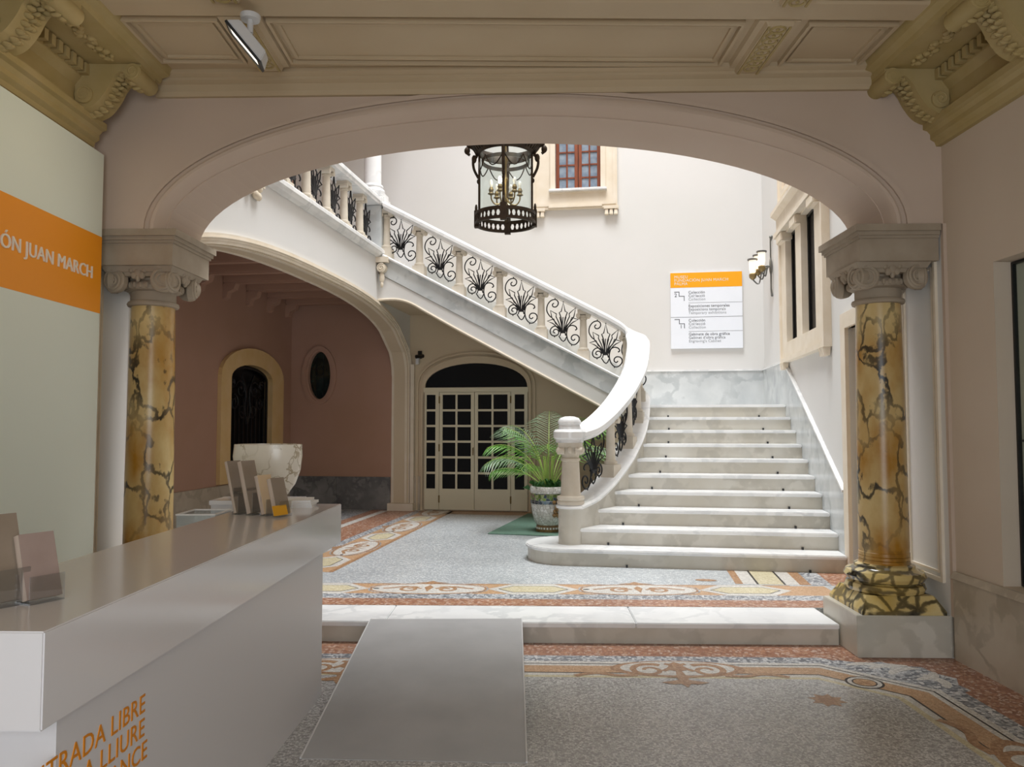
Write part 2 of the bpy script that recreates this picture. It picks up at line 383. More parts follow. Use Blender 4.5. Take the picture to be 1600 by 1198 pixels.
# ================================================================== SETTING: floors
fl = struct('floor', MB().box(-4.2, 4.2, -3.0, 5.95, -0.1, 0.0), 'ms_terra')
zc = [0.0008]
def inlay(name, mb, mat, parent): return part(name, mb, mat, parent)
def band(poly, d0, d1, z):
    mb = MB(); o = inset(poly, d0); i = inset(poly, d1); n = len(o)
    mb.add([(p[0], p[1], z) for p in o] + [(p[0], p[1], z) for p in i], [(k, (k + 1) % n, n + (k + 1) % n, n + k) for k in range(n)]); return mb
lowp = [(2.60, -1.2), (2.61, 4.69), (2.12, 5.19), (-1.98, 5.36), (-2.46, 4.90), (-2.46, -1.2), (-1.96, -1.7), (2.1, -1.7)]
for d0, d1, mt in [(-.17, -.045, 'ms_grey'), (-.045, 0, 'ms_white'), (0, .014, 'ms_black'), (.014, .05, 'ms_white'), (.05, .185, 'ms_orange'), (.185, .20, 'ms_black'),
                   (.20, .245, 'ms_white'), (.245, .285, 'ms_yellow')]:
    inlay('mosaic_border', band(lowp, d0, d1, .001), mt, fl)
inlay('mosaic_field', MB().flat(inset(lowp, .285), .001), 'ms_field_low', fl)
def spiral(cx, cy, r0, r1, a0, turns, n=26):
    return [(cx + (r0 + (r1 - r0) * i / n) * math.cos(R(a0) + turns * 2 * PI * i / n), cy + (r0 + (r1 - r0) * i / n) * math.sin(R(a0) + turns * 2 * PI * i / n)) for i in range(n + 1)]
def scroll_ornament(parent, cx, cy, rz, z, k=1.0):
    mt = Matrix.Translation((cx, cy, 0)) @ Matrix.Rotation(rz, 4, 'Z') @ Matrix.Scale(k, 4)
    def F(mb):
        mb.xf(mt); mb.v = [(p[0], p[1], z + (p[2] - 0)) for p in mb.v]; return mb
    inlay('mosaic_cartouche', F(MB().flat(arc(0, 0.07, .44, .17, 0, 360, 36)[:-1], 0)), 'ms_rust', parent)
    inlay('mosaic_cartouche', F(MB().flat(arc(0, 0.08, .375, .145, 0, 360, 36)[:-1], .0004)), 'ms_white', parent)
    m = MB()
    for sx in (-1, 1):
        m.ribbon([(sx * x, y) for x, y in spiral(.19, .04, .13, .03, 130, -1.35)], [.05 - .025 * i / 26 for i in range(27)], .0008)
        m.ribbon([(sx * x, y) for x, y in smoothpath([(.28, -.06), (.40, -.075), (.52, -.03), (.62, -.05), (.68, -.085)])], .045, .0008)
        m.ribbon([(sx * x, y) for x, y in smoothpath([(.10, .02), (.05, .08), (.03, .14), (.07, .17)])], .035, .0008)
    m.flat([(0, .21), (.06, .15), (.03, .1), (.09, .06), (.02, .02), (.03, -.06), (.1, -.1), (.04, -.11), (.03, -.15), (.15, -.20), (.08, -.235), (.03, -.225), (0, -.29),
            (-.03, -.225), (-.08, -.235), (-.15, -.20), (-.03, -.15), (-.04, -.11), (-.1, -.1), (-.03, -.06), (-.02, .02), (-.09, .06), (-.03, .1), (-.06, .15)], .0008)
    inlay('mosaic_scroll', F(m), 'ms_rust', parent)
scroll_ornament(fl, 1.15, 5.06, -R(2.2), .0016)
scroll_ornament(fl, -1.02, 5.15, -R(2.2), .0016)
scroll_ornament(fl, 2.47, 3.50, -R(90), .0016, 1.1)
def ringinlay(parent, cx, cy, z):
    for r, mt, dz in ((.115, 'ms_black', 0), (.10, 'ms_white', .0003), (.075, 'ms_black', .0006), (.065, 'ms_orange', .0009)):
        inlay('mosaic_medallion', MB().flat(arc(cx, cy, r, r, 0, 360, 28)[:-1], z + dz), mt, parent)
    m = MB()
    for k in range(4):
        a = k * PI / 2 + .4; m.flat([(cx, cy), (cx + .03 * math.cos(a - .4), cy + .03 * math.sin(a - .4)), (cx + .055 * math.cos(a), cy + .055 * math.sin(a)), (cx + .03 * math.cos(a + .4), cy + .03 * math.sin(a + .4))], z + .0012)
    inlay('mosaic_flower', m, 'ms_rust', parent)
ringinlay(fl, 2.26, 4.85, .0016)
inlay('mosaic_flower', MB().flat([(1.90 + (.11 if k % 2 else .07) * math.cos(k * PI / 8), 4.55 + (.11 if k % 2 else .07) * math.sin(k * PI / 8)) for k in range(16)], .0018), 'ms_rust', fl)
m = MB()                                                             # pale leafy corner ornament outside the chamfered corner
m.flat([(2.18, 5.29), (2.30, 5.30), (2.42, 5.24), (2.56, 5.26), (2.66, 5.17), (2.78, 5.15), (2.80, 5.02), (2.88, 4.92), (2.82, 4.80), (2.84, 4.70), (2.72, 4.64), (2.69, 4.74)], .0012)
inlay('mosaic_corner', m, 'ms_grey', fl)
m = MB()
for a, b, c in [((2.30, 5.20), (2.45, 5.22), (2.60, 5.12)), ((2.72, 4.74), (2.76, 4.86), (2.70, 5.0)), ((2.5, 5.0), (2.6, 5.1), (2.74, 5.12)), ((2.42, 5.12), (2.55, 5.18), (2.7, 5.17)), ((2.62, 4.9), (2.74, 4.95), (2.80, 5.04))]:
    m.ribbon(smoothpath([a, b, c], 6), [.02 + .05 * math.sin(PI * i / 12) for i in range(13)], .0016)
inlay('mosaic_leaf', m, 'ms_white', fl)

up = struct('floor_hall', MB().prism([(-6.0, 5.2)] + [tuple((fmat(FH).inverted() @ fmat(FA) @ Vector((x, .772, 0)))[:2]) for x in (-3.0, 3.1)] + [(2.1, 12.7), (-6.0, 12.7)], 'z', 0.001, ZU), 'ms_field_up', FH)
# front border of the hall mosaic, laid in the arch wall's direction
fa2h = (fmat(FH).inverted() @ fmat(FA))
def in_h(mb): return mb.xf(fa2h)
zz = ZU + .001
inlay('mosaic_band', in_h(MB().flat([(-3.0, .779), (3.05, .779), (3.05, 1.02), (-3.0, 1.02)], zz)), 'ms_terra', up)
inlay('mosaic_band', in_h(MB().flat([(-3.0, 1.02), (3.0, 1.02), (3.0, 1.20), (-3.0, 1.20)], zz)), 'ms_grey', up)
inlay('mosaic_band', in_h(MB().flat([(-2.6, 1.20), (2.75, 1.20), (2.75, 1.58), (-2.6, 1.58)], zz)), 'ms_orange', up)
inlay('mosaic_band', in_h(MB().flat([(-2.4, 1.58), (2.45, 1.58), (2.45, 1.61), (-2.4, 1.61)], zz)), 'ms_rust', up)
def hexa(cx, cy, l, h): return [(cx - l, cy), (cx - l + h, cy - h), (cx + l - h, cy - h), (cx + l, cy), (cx + l - h, cy + h), (cx - l + h, cy + h)]
def lens(cx, cy, l, h, n=12): 
    return [(cx - l * math.cos(PI * i / n), cy - h * math.sin(PI * i / n) ** .8) for i in range(n + 1)] + [(cx + l * math.cos(PI * i / n), cy + h * math.sin(PI * i / n) ** .8) for i in range(1, n)]
def chain(parent, X, count, start, z):
    for i in range(count):
        c = start + i * .925
        if i % 2 == 0:
            for l, h, mt, dz in ((.40, .21, 'ms_white', 0), (.31, .13, 'ms_black', .0004), (.295, .12, 'ms_yellow', .0008)):
                inlay('mosaic_hexagon', X(MB().flat(hexa(c, 0, l, h), z + dz)), mt, parent)
        else:
            for l, h, mt, dz in ((.535, .235, 'ms_grey', -.0003), (.52, .22, 'ms_rust', 0), (.50, .19, 'ms_white', .0004)):
                inlay('mosaic_lens', X(MB().flat(lens(c, 0, l, h), z + dz)), mt, parent)
            m = MB()
            for sx in (-1, 1):
                m.ribbon([(c + sx * x, y) for x, y in spiral(.16, -.02, .10, .02, 130, -1.3)], .035, z + .0008)
                m.ribbon([(c + sx * x, y) for x, y in smoothpath([(.06, .0), (.2, .08), (.32, .03), (.40, .0)])], .035, z + .0008)
                m.flat([(c + sx * .0, .17), (c + sx * .06, .22), (c + sx * .16, .24), (c + sx * .05, .27), (c, .33)], z + .0008)
            m.flat([(c, .14), (c + .04, .05), (c, -.12), (c - .04, .05)], z + .0008)
            inlay('mosaic_scroll', X(m), 'ms_rust', parent)
            inlay('mosaic_knot', X(MB().flat(arc(c - .462, 0, .03, .02, 0, 360, 10)[:-1], z + .001)), 'ms_black', parent)
chain(up, lambda mb: mb.xf(fa2h @ Matrix.Translation((0, 1.39, 0))), 5, -1.70, zz + .001)
# border along the left arcade
for u0, u1, mt in [(-5.8, -4.3, 'ms_grey'), (-4.3, -3.55, 'ms_terra'), (-3.55, -3.42, 'ms_grey'), (-3.42, -2.95, 'ms_orange'), (-2.95, -2.90, 'ms_rust')]:
    inlay('mosaic_band', MB().flat([(u0, 7.25), (u1, 7.25), (u1, 12.5), (u0, 12.5)], zz), mt, up)
inlay('mosaic_band', MB().flat([(-4.9, 7.2), (-4.75, 7.2), (-4.75, 12.4), (-4.9, 12.4)], zz + .0006), 'ms_white', up)
inlay('mosaic_band', MB().flat([(-4.12, 7.2), (-4.0, 7.2), (-4.0, 12.4), (-4.12, 12.4)], zz + .0006), 'ms_white', up)
chain(up, lambda mb: mb.xf(Matrix.Translation((-3.18, 7.6, 0)) @ Matrix.Rotation(PI / 2, 4, 'Z')), 6, 0.15, zz + .001)
inlay('mosaic_band', MB().flat([(-3.0, 12.1), (.2, 12.1), (.2, 12.6), (-3.0, 12.6)], zz), 'ms_rust', up)
# border turning towards the stairs on the right
for u0, u1, mt in [(.93, 1.0, 'ms_rust'), (1.0, 1.12, 'ms_white'), (1.12, 1.14, 'ms_black'), (1.14, 1.36, 'ms_yellow'), (1.36, 1.38, 'ms_black'), (1.38, 1.50, 'ms_white'), (1.50, 1.60, 'ms_rust'), (1.60, 1.78, 'ms_grey'), (1.78, 2.1, 'ms_terra')]:
    inlay('mosaic_band', MB().flat([(u0, 7.30 + .06 * (u0 - 1)), (u1, 7.30 + .06 * (u1 - 1)), (u1, 8.0), (u0, 8.0)], zz), mt, up)
inlay('mosaic_spot', MB().flat(arc(.68, 7.42, .10, .05, 0, 360, 14)[:-1], zz + .001), 'ms_rust', up)

# ================================================================== SETTING: entrance room
XL, XR = -2.95, 3.12
struct('wall_left', MB().box(XL - .2, XL, -3, 5.5, 0, 4.2), 'side_plaster')
m = MB()                                                            # right wall with the show-case recess
m.box(XR, XR + .35, -3, 2.9, 0, 4.2); m.box(XR, XR + .35, 4.80, 5.35, 0, 4.2); m.box(XR, XR + .35, 2.9, 4.80, 0, .60); m.box(XR, XR + .35, 2.9, 4.80, 2.64, 4.2); m.box(XR + .30, XR + .35, 2.9, 4.80, .60, 2.64)
wr = struct('wall_right', m, 'side_plaster')
for k, (a, b) in enumerate([(-2.9, 1.2), (1.2, 3.2), (3.2, 4.1), (4.1, 5.30)]):
    part('dado_slab', MB().box(XR - .025, XR, a + .002, b - .002, 0, .555), 'marble_beige', wr)
part('dado_cap', MB().prism([(XR - .045, .555), (XR, .555), (XR, .60), (XR - .02, .60)], 'y', -2.9, 5.30), 'marble_beige', wr)
m = MB(); m.box(-3.2, -0.7, -3.2, -3.0, 0, 4.2); m.box(1.9, 3.5, -3.2, -3.0, 0, 4.2); m.box(-.7, 1.9, -3.2, -3.0, 3.1, 4.2)
struct('wall_entrance', m, 'side_plaster')
ce = struct('ceiling', MB().box(-3.2, 3.5, -3.2, 5.42, 4.15, 4.35), 'ceiling_paint')
def frame_bar(x0, x1, y0, y1, wd, z0, z1):
    m = MB(); o = [(x0, y0), (x1, y0), (x1, y1), (x0, y1)]; i = inset(o, wd); m.ring(o, i, 'z', z0, z1); return m
for y0, y1 in ((4.74, 5.22), (3.55, 4.34)):
    for x0, x1 in ((-2.33, -1.83), (-1.43, 1.48), (1.98, 2.45)):
        part('coffer_moulding', frame_bar(x0, x1, y0, y1, .022, 4.132, 4.15), 'ceiling_paint', ce)
        part('coffer_moulding', frame_bar(x0 - .05, x1 + .05, y0 - .05, y1 + .05, .02, 4.118, 4.15), 'ceiling_paint', ce)
for y0 in (4.42, 3.2):
    part('cross_beam', MB().prism([(y0, 4.15), (y0, 4.125), (y0 + .02, 4.115), (y0 + .20, 4.115), (y0 + .22, 4.125), (y0 + .22, 4.15)], 'x', -2.45, 2.62), 'ceiling_paint', ce)
for xc in (-1.63, 1.73):
    for y0, y1 in ((4.64, 5.30), (3.42, 4.42)):
        rb = part('rib', MB().prism([(xc - .14, 4.15), (xc - .13, 4.115), (xc - .09, 4.115), (xc - .08, 4.085), (xc + .08, 4.085), (xc + .09, 4.115), (xc + .13, 4.115), (xc + .14, 4.15)], 'y', y0, y1), 'ceiling_paint', ce)
        m = MB(); n = int((y1 - y0) / .075)
        for i in range(n):
            yy = y0 + .045 + i * .075
            m.tube([(xc + .045 * math.cos(a), yy + .04 * math.sin(a), 4.083) for a in [2 * PI * k / 12 for k in range(12)]], .009, 5, True)
            m.ell((xc, yy, 4.083), (.014, .014, .010), 6, 4)
        for s in (-1, 1): m.box(xc + s * .066 - .007, xc + s * .066 + .007, y0 + .01, y1 - .01, 4.075, 4.087)
        part('guilloche', m, 'cornice_paint', rb)
# side cornices with consoles
def cornice(name, xw, sgn, zoff):
    def D(d): return xw + sgn * d
    pr = [(0, 3.58), (.035, 3.58), (.045, 3.61), (.075, 3.63), (.075, 3.665), (.095, 3.69), (.125, 3.70), (.125, 3.745), (.06, 3.77), (.06, 3.90), (.10, 3.955), (.10, 4.03), (.14, 4.045), (.50, 4.045), (.51, 4.08), (.56, 4.10), (.58, 4.15), (0, 4.15)]
    t = struct(name, MB().prism([(D(d), z + zoff * (4.15 - z)) for d, z in pr], 'y', -2.9, 5.42), 'cornice_paint')
    dm = None
    for i in range(26):
        y = 3.36 + i * .078
        mb = MB(); mb.box(D(.10), D(.155), 0, .042, 3.965, 4.035)
        if dm is None: dm = part('dentil', mb, 'cornice_paint', t, (0, y, 0))
        else: share('dentil', dm, t, (0, y, 0))
    first = None
    for y in (5.12, 4.16, 3.2):
        prof = smoothpath([(.50, 4.0), (.47, 3.94), (.42, 3.94), (.385, 3.985), (.35, 3.99), (.305, 3.94), (.265, 3.86), (.20, 3.775), (.12, 3.735), (.06, 3.75)], 4)
        pts = [(D(d), z) for d, z in [(.06, 4.045), (.50, 4.045)] + prof]
        if first is None:
            first = part('console', MB().prism(pts, 'y', 0, .22), 'cornice_paint', t, (0, y, 0))
            m = MB().lathe([(.018, -.025), (.058, -.02), (.058, .24), (.018, .245)], 18, (D(.452), 0, 3.985), 'y')
            for e in (-.022, .242):
                m.tube([(D(.452) + sgn * x, e, 3.985 + z) for x, z in spiral(0, 0, .05, .01, 200, 1.6, 20)], .006, 5)
            vol = part('scroll', m, 'cornice_paint', first)
            m = MB().lathe([(.014, -.02), (.06, -.016), (.06, .236), (.014, .24)], 18, (D(.125), 0, 3.83), 'y')
            for e in (-.018, .238):
                m.tube([(D(.125) + sgn * x, e, 3.83 + z) for x, z in spiral(0, 0, .052, .01, 20, 1.6, 20)], .006, 5)
            part('scroll', m, 'cornice_paint', first)
            m = MB()                                                # acanthus leaf lying under the scroll
            for i, (d, z) in enumerate(prof[8:-2:2]):
                q = i / 10
                for s in (-1, 1):
                    m.ell((D(d), .11 + s * (.035 + .025 * math.sin(q * 3 + 1)), z - .004), (.030, .034, .016), 8, 5)
                m.ell((D(d), .11, z - .012), (.032, .016, .016), 8, 5)
            part('acanthus', m, 'cornice_paint', first)
            kids = list(first.children)
        else:
            c = share('console', first, t, (0, y, 0))
            for kd in kids: share(kd.name.split('.')[0], kd, c)
    m = MB(); rr = random.Random(3)
    for i in range(14):                                             # carved spray on the soffit between the consoles
        y = 4.45 + i * .044
        m.ell((D(.33 + .03 * math.sin(i * 1.9)), y, 4.04), (.02 + .012 * rr.random(), .026, .018), 8, 5)
        m.ell((D(.33 - .035 * math.cos(i * 1.3)), y + .02, 4.043), (.016, .018 + .01 * rr.random(), .016), 7, 5)
    part('carved_spray', m, 'cornice_paint', t)
    return t
cornice('trim_1', XL, 1, 0)
cornice('trim_2', XR, -1, 0)
struct('trim_3', MB().prism([(0.02, 3.99), (-.03, 3.99), (-.045, 4.02), (-.05, 4.07), (-.09, 4.085), (-.09, 4.105), (-.13, 4.12), (-.13, 4.15), (0.02, 4.15)], 'x', -2.6, 2.66), 'ceiling_paint', FA)

# ------------------------------------------------------------------ arch wall
ax, aA, aB, aZ = 0.06, 2.62, 0.85, 3.02
def ellip(a, b, n=48): return [(ax - a * math.cos(PI * i / n), aZ + b * math.sin(PI * i / n)) for i in range(n + 1)]
m = MB()
inn = ellip(aA, aB)
outl = [(-3.6, 13.0), (-3.6, 3.02)] + inn + [(3.8, 3.02), (3.8, 13.0)]
m.prism(outl, 'y', 0.10, 0.65)
frn = ellip(2.70, .955)
m.prism([(-3.2, 4.2), (-3.2, 3.02)] + frn + [(3.3, 3.02), (3.3, 4.2)], 'y', 0.0, 0.10)
wa = struct('wall_arch', m, 'room_plaster', FA)
def sweep_arch(name, a0, b0, a1, b1, y0, y1, mat, parent):
    part(name, MB().ring(ellip(a1, b1), ellip(a0, b0), 'y', y0, y1, False), mat, parent)
sweep_arch('archivolt', 2.735, .975, 2.775, 1.005, -.018, .01, 'room_plaster', wa)
m = MB(); A = ellip(2.70, .955); B = ellip(2.655, .90); Cc = ellip(2.62, .85); nA = len(A)
rows = [(A, -.012), (ellip(2.685, .938), -.020), (ellip(2.665, .915), -.016), (B, .0), (ellip(2.645, .885), .03), (ellip(2.635, .868), .07), (Cc, .12)]
vs = [(p[0], y, p[1]) for row, y in rows for p in row]
m.add(vs, [(r * nA + i, r * nA + i + 1, (r + 1) * nA + i + 1, (r + 1) * nA + i) for r in range(len(rows) - 1) for i in range(nA - 1)]); m.smooth = True
part('arch_roll', m, 'room_plaster', wa)
for s, x in ((-1, -3.05), (1, 3.03)):                                 # jambs beside the columns, with a raised panel frame
    x1 = x + s * .5
    j = part('jamb', MB().box(min(x, x1), max(x, x1), .0, .65, 0, 3.02), 'hall_plaster', wa)
    part('jamb_moulding', MB().ring([(.06, .50), (.60, .50), (.60, 2.80), (.06, 2.80)], [(.09, .53), (.57, .53), (.57, 2.77), (.09, 2.77)], 'x', x - s * .02, x), 'stone', j)
    part('jamb_moulding', MB().ring([(.12, .56), (.54, .56), (.54, 2.74), (.12, 2.74)], [(.135, .575), (.525, .575), (.525, 2.725), (.135, 2.725)], 'x', x - s * .012, x), 'stone', j)
    if s > 0: part('casing', MB().box(min(x, x + s * .08) , max(x, x + s * .08), -.035, 0, .286, 3.02), 'room_plaster', j)
# ------------------------------------------------------------------ threshold step
st = thing('threshold_step', 'long pale marble step across the archway floor', 'step', (0, 0, 0), 0, FA)
for a, b in [(-2.40, -.95), (-.95, .90), (.90, 2.375)]:
    part('slab', MB().box(a + .002, b - .002, .275, .775, .118, .156), 'marble_white', st, bevel=.006)
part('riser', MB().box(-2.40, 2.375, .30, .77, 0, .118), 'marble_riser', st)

# ================================================================== COLUMNS
def volute_pts(r): return spiral(0, 0, r, r * .12, 90, 2.3, 40)
def make_column(label, xc, side):
    c = thing('marble_column', label, 'column', (xc, .31, 0), 0, FA, 'veined columns carrying the archway')
    part('pedestal', MB().box(-.335, .335, -.31, .31, 0, .286), 'marble_riser', c, bevel=.004)
    pl = MB().tapbox(0, 0, .286, .31, .29, .295, .29, .295).tapbox(0, 0, .31, .405, .29, .295, .235, .235)
    part('plinth', pl, 'marble_plinth', c)
    part('base', MB().lathe([(.24, .405), (.262, .41), (.272, .435), (.262, .462), (.238, .468), (.232, .478), (.262, .487), (.278, .515), (.262, .548), (.225, .556), (.205, .572), (.205, .590), (.182, .602)], 40), 'marble_plinth', c)
    part('shaft', MB().lathe([(.182, .60), (.174, .61), (.174, .625), (.169, .627), (.174, .63), (.174, .65), (.169, .652), (.173, .656), (.173, .68), (.169, .684), (.172, .72), (.170, 1.2), (.163, 1.9), (.155, 2.50)], 40), 'marble_yellow', c)
    part('necking', MB().lathe([(.155, 2.49), (.178, 2.495), (.184, 2.51), (.178, 2.525), (.160, 2.532), (.160, 2.60), (.168, 2.615)], 40), 'capital_stone', c)
    cap = part('capital', MB().lathe([(.165, 2.60), (.195, 2.612), (.205, 2.64), (.195, 2.665), (.17, 2.68), (.18, 2.72)], 32).tapbox(0, 0, 2.725, 2.765, .245, .245, .265, .265), 'capital_stone', c)
    m = MB()
    for k in range(28):
        a = 2 * PI * k / 28; m.ell((.202 * math.cos(a), .202 * math.sin(a), 2.638), (.016, .016, .026), 6, 4)
    part('egg_band', m, 'capital_stone', cap)
    vm = MB().lathe([(.012, -.022), (.078, -.02), (.088, -.01), (.088, .03), (.012, .034)], 24, (0, 0, 0), 'y')
    for e in (-.022,):
        vm.tube([(x, e, z) for x, z in volute_pts(.078)], [.013 - .005 * i / 40 for i in range(41)], 6); vm.ell((0, e, 0), (.018, .016, .018), 8, 5)
    first = None
    for k in range(4):
        for s in (-1, 1):
            rz = k * PI / 2; x, y = s * .178, -.222
            X = x * math.cos(rz) - y * math.sin(rz); Y = x * math.sin(rz) + y * math.cos(rz)
            if first is None: first = part('volute', vm, 'capital_stone', cap, (X, Y, 2.665), (0, 0, rz + s * .22))
            else: share('volute', first, cap, (X, Y, 2.665), (0, 0, rz + s * .22))
    for k in range(4):
        rz = k * PI / 2
        m = MB()
        m.box(-.16, .16, -.235, -.16, 2.695, 2.728)
        for dx, dz, rx, rzz in [(0, 2.72, .03, .045), (-.03, 2.70, .024, .03), (.03, 2.70, .024, .03), (-.05, 2.735, .02, .02), (.05, 2.735, .02, .02), (0, 2.68, .018, .03)]:
            m.ell((dx, -.24, dz), (rx, .02, rzz), 8, 5)
        part('flower', m, 'capital_stone', cap, (0, 0, 0), (0, 0, rz))
    # impost block over the capital
    xi0, xi1 = (-.25, .30) if side > 0 else (-.45, .28)
    im = part('impost', MB().box(xi0, xi1, -.30, .33, 2.765, 2.925), 'capital_stone', c)
    for e, z0, z1 in ((.012, 2.925, 2.945), (.025, 2.945, 2.972), (.042, 2.972, 3.02)):
        part('impost_moulding', MB().box(xi0 - (e if side > 0 else 0), xi1 + (e if side < 0 else 0), -.30 - e, .33 + e, z0, z1), 'capital_stone', im)
    return c
make_column('ochre black-veined marble column at right of the archway', 2.72, 1)
make_column('ochre black-veined marble column behind the reception counter', -2.75, -1)

# ================================================================== SETTING: stair hall
UL, UR, VB = -3.7, 2.1, 12.6
# back wall with window opening
m = MB(); m.box(-6.0, -1.21, VB, VB + .3, 0, 13); m.box(-.46, 2.5, VB, VB + .3, 0, 13); m.box(-1.21, -.46, VB, VB + .3, 0, 5.47); m.box(-1.21, -.46, VB, VB + .3, 7.3, 13); m.box(-1.21, -.46, VB + .25, VB + .3, 5.47, 7.3)
wb = struct('wall_back', m, 'hall_plaster', FH)
part('dado_slab', MB().box(.05, 2.1, VB - .03, VB, 1.865, 2.44), 'marble_grey', wb)
part('dado_cap', MB().box(.05, 2.1, VB - .045, VB, 2.44, 2.465), 'marble_white', wb)
part('dado_slab', MB().prism([(.05, 1.9), (.05, 2.42), (-3.6, 4.37), (-3.6, 3.8)], 'y', VB - .03, VB), 'marble_grey', wb)
# under-stair part of the back wall has a warmer, darker colour
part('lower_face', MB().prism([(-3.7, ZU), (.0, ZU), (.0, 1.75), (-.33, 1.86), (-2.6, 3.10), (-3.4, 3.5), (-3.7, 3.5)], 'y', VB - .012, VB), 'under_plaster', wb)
# right wall with doorway and stone window
m = MB()
m.box(UR, UR + .4, 6.45, 6.85, 0, 13); m.box(UR, UR + .4, 7.86, 8.89, 0, 13); m.box(UR, UR + .4, 6.85, 7.86, 2.54, 13)
m.box(UR, UR + .4, 8.89, 10.51, 0, 2.67); m.box(UR, UR + .4, 8.89, 10.51, 4.12, 13); m.box(UR, UR + .4, 10.51, 12.9, 0, 13)
wh = struct('wall_hall_right', m, 'hall_plaster', FH)
part('dado_slab', MB().prism([(8.04, .0), (8.04, .93), (10.62, 2.30), (10.90, 2.44), (12.58, 2.44), (12.58, 1.5), (10.9, 1.5), (8.4, .0)], 'x', UR - .03, UR), 'marble_grey', wh)
part('dado_cap', MB().prism([(8.04, .93), (8.04, .955), (10.62, 2.325), (10.90, 2.465), (12.58, 2.465), (12.58, 2.44), (10.90, 2.44), (10.62, 2.30)], 'x', UR - .045, UR), 'marble_white', wh)
# left arcade wall
cv, av, bz, z0a = 8.85, 3.68, 1.10, 2.29
def arcz(v, grow=0.0):
    q = min(abs(v - cv) / (av + grow), 1.0); return z0a + (bz + grow) * (1 - q ** 2.7) ** (1 / 2.7)
vlist = [5.55 + (12.53 - 5.55) * i / 60 for i in range(61)]
vlist = [v for v in vlist if v < 11.9] + [cv + av * math.sin(x) ** .8 for x in [R(70 + 20 * i / 14) for i in range(15)]]
vlist = sorted(v for v in vlist)
curve = [(v, arcz(v)) for v in vlist]
outline = curve + [(12.53, ZU), (12.6, ZU), (12.6, 4.08), (5.55, 4.08)]
wl = struct('wall_arcade', MB().prism(outline, 'x', -4.0, UL), 'hall_plaster', FH)
def outer_curve(g):
    pts = []
    for i, (v, z) in enumerate(curve):
        a = curve[max(i - 1, 0)]; b = curve[min(i + 1, len(curve) - 1)]
        t = Vector((b[0] - a[0], b[1] - a[1])).normalized(); pts.append((v - t.y * g, z + t.x * g))
    return pts
curve = curve + [(12.53, z) for z in (2.1, 1.6, 1.0, ZU + .12)]
for g0, g1, e in ((0, .030, .02), (.030, .055, .032), (.055, .066, .045)):
    part('archivolt', MB().ring(outer_curve(g1), outer_curve(g0), 'x', UL - .02, UL + e, False), 'stone', wl)
part('intrados_shade_lining', MB().ring(outer_curve(.002), outer_curve(-.006), 'x', -4.0, UL, False), 'under_plaster', wl)  # added lining; the weaker light under the arch is put into its cream colour
for a in (-3.97, -3.74): part('intrados_moulding', MB().ring(outer_curve(.004), outer_curve(-.016), 'x', a - .02, a + .02, False), 'stone', wl)
part('archivolt', MB().ring([(v, z + .10) for v, z in curve[:56]], [(v, z + .06) for v, z in curve[:56]], 'x', UL - .02, UL + .035, False), 'stone', wl)
part('pier_base', MB().box(-4.02, -3.58, 12.40, 12.6, ZU, ZU + .12), 'stone', wl)
part('pier_strip', MB().box(-3.66, -3.6, 12.5, 12.6, ZU, 2.6), 'stone', wl)
part('pier_dado', MB().box(-3.62, -3.5, 12.56, 12.6, ZU, .72), 'marble_beige', wl)
# aisle behind the arcade
m = MB(); m.box(-6.2, -5.8, 5.5, 10.40, 0, 13); m.box(-6.2, -5.8, 11.73, 12.9, 0, 13); m.box(-6.2, -5.8, 10.40, 11.73, 0, .98); m.box(-6.2, -5.8, 10.40, 11.73, 2.56, 13); m.box(-6.2, -6.15, 10.40, 11.73, .98, 2.56)
wai = struct('wall_aisle', m, 'mauve_plaster', FH)
part('dado_slab', MB().box(-5.8, -5.775, 5.6, 8.4, ZU, .72), 'marble_beige', wai); part('dado_slab', MB().box(-5.8, -5.775, 8.404, 12.55, ZU, .72), 'marble_beige', wai)
wab = struct('wall_aisle_back', MB().ring([(-5.80, ZU), (-3.99, ZU), (-3.99, 3.9), (-5.80, 3.9)] if False else arc(-5.28, 2.43, .21, .42, 0, 360, 40)[:-1], [(max(-5.82, min(-3.99, -5.28 + 6 * math.cos(R(9 * i)))), max(ZU, min(3.9, 2.43 + 6 * math.sin(R(9 * i))))) for i in range(40)], 'y', 12.52, 12.6), 'mauve_plaster', FH)
part('dado_slab', MB().box(-5.78, -4.95, 12.495, 12.52, ZU, .705), 'marble_dark', wab); part('dado_slab', MB().box(-4.946, -4.0, 12.495, 12.52, ZU, .705), 'marble_dark', wab)
ca = struct('ceiling_aisle', MB().box(-5.8, -4.0, 5.6, 12.6, 3.80, 4.08), 'mauve_plaster', FH)
for i in range(10):
    part('beam', MB().prism([(-.07, 3.80), (-.07, 3.66), (-.05, 3.62), (.05, 3.62), (.07, 3.66), (.07, 3.80)], 'y', 0, .001) if False else MB().box(-5.8, -4.0, -.07, .07, 3.62, 3.80), 'mauve_plaster', ca, (0, 6.2 + i * .68, 0), bevel=.02)
    part('beam_corbel', MB().prism([(-5.8, 3.62), (-5.6, 3.62), (-5.63, 3.54), (-5.72, 3.50), (-5.74, 3.42), (-5.8, 3.40)], 'y', -.06, .06), 'mauve_plaster', ca, (0, 6.2 + i * .68, 0))
struct('ceiling_gallery', MB().box(-5.8, -3.55, 5.6, 12.6, 7.6, 7.8), 'hall_plaster', FH)

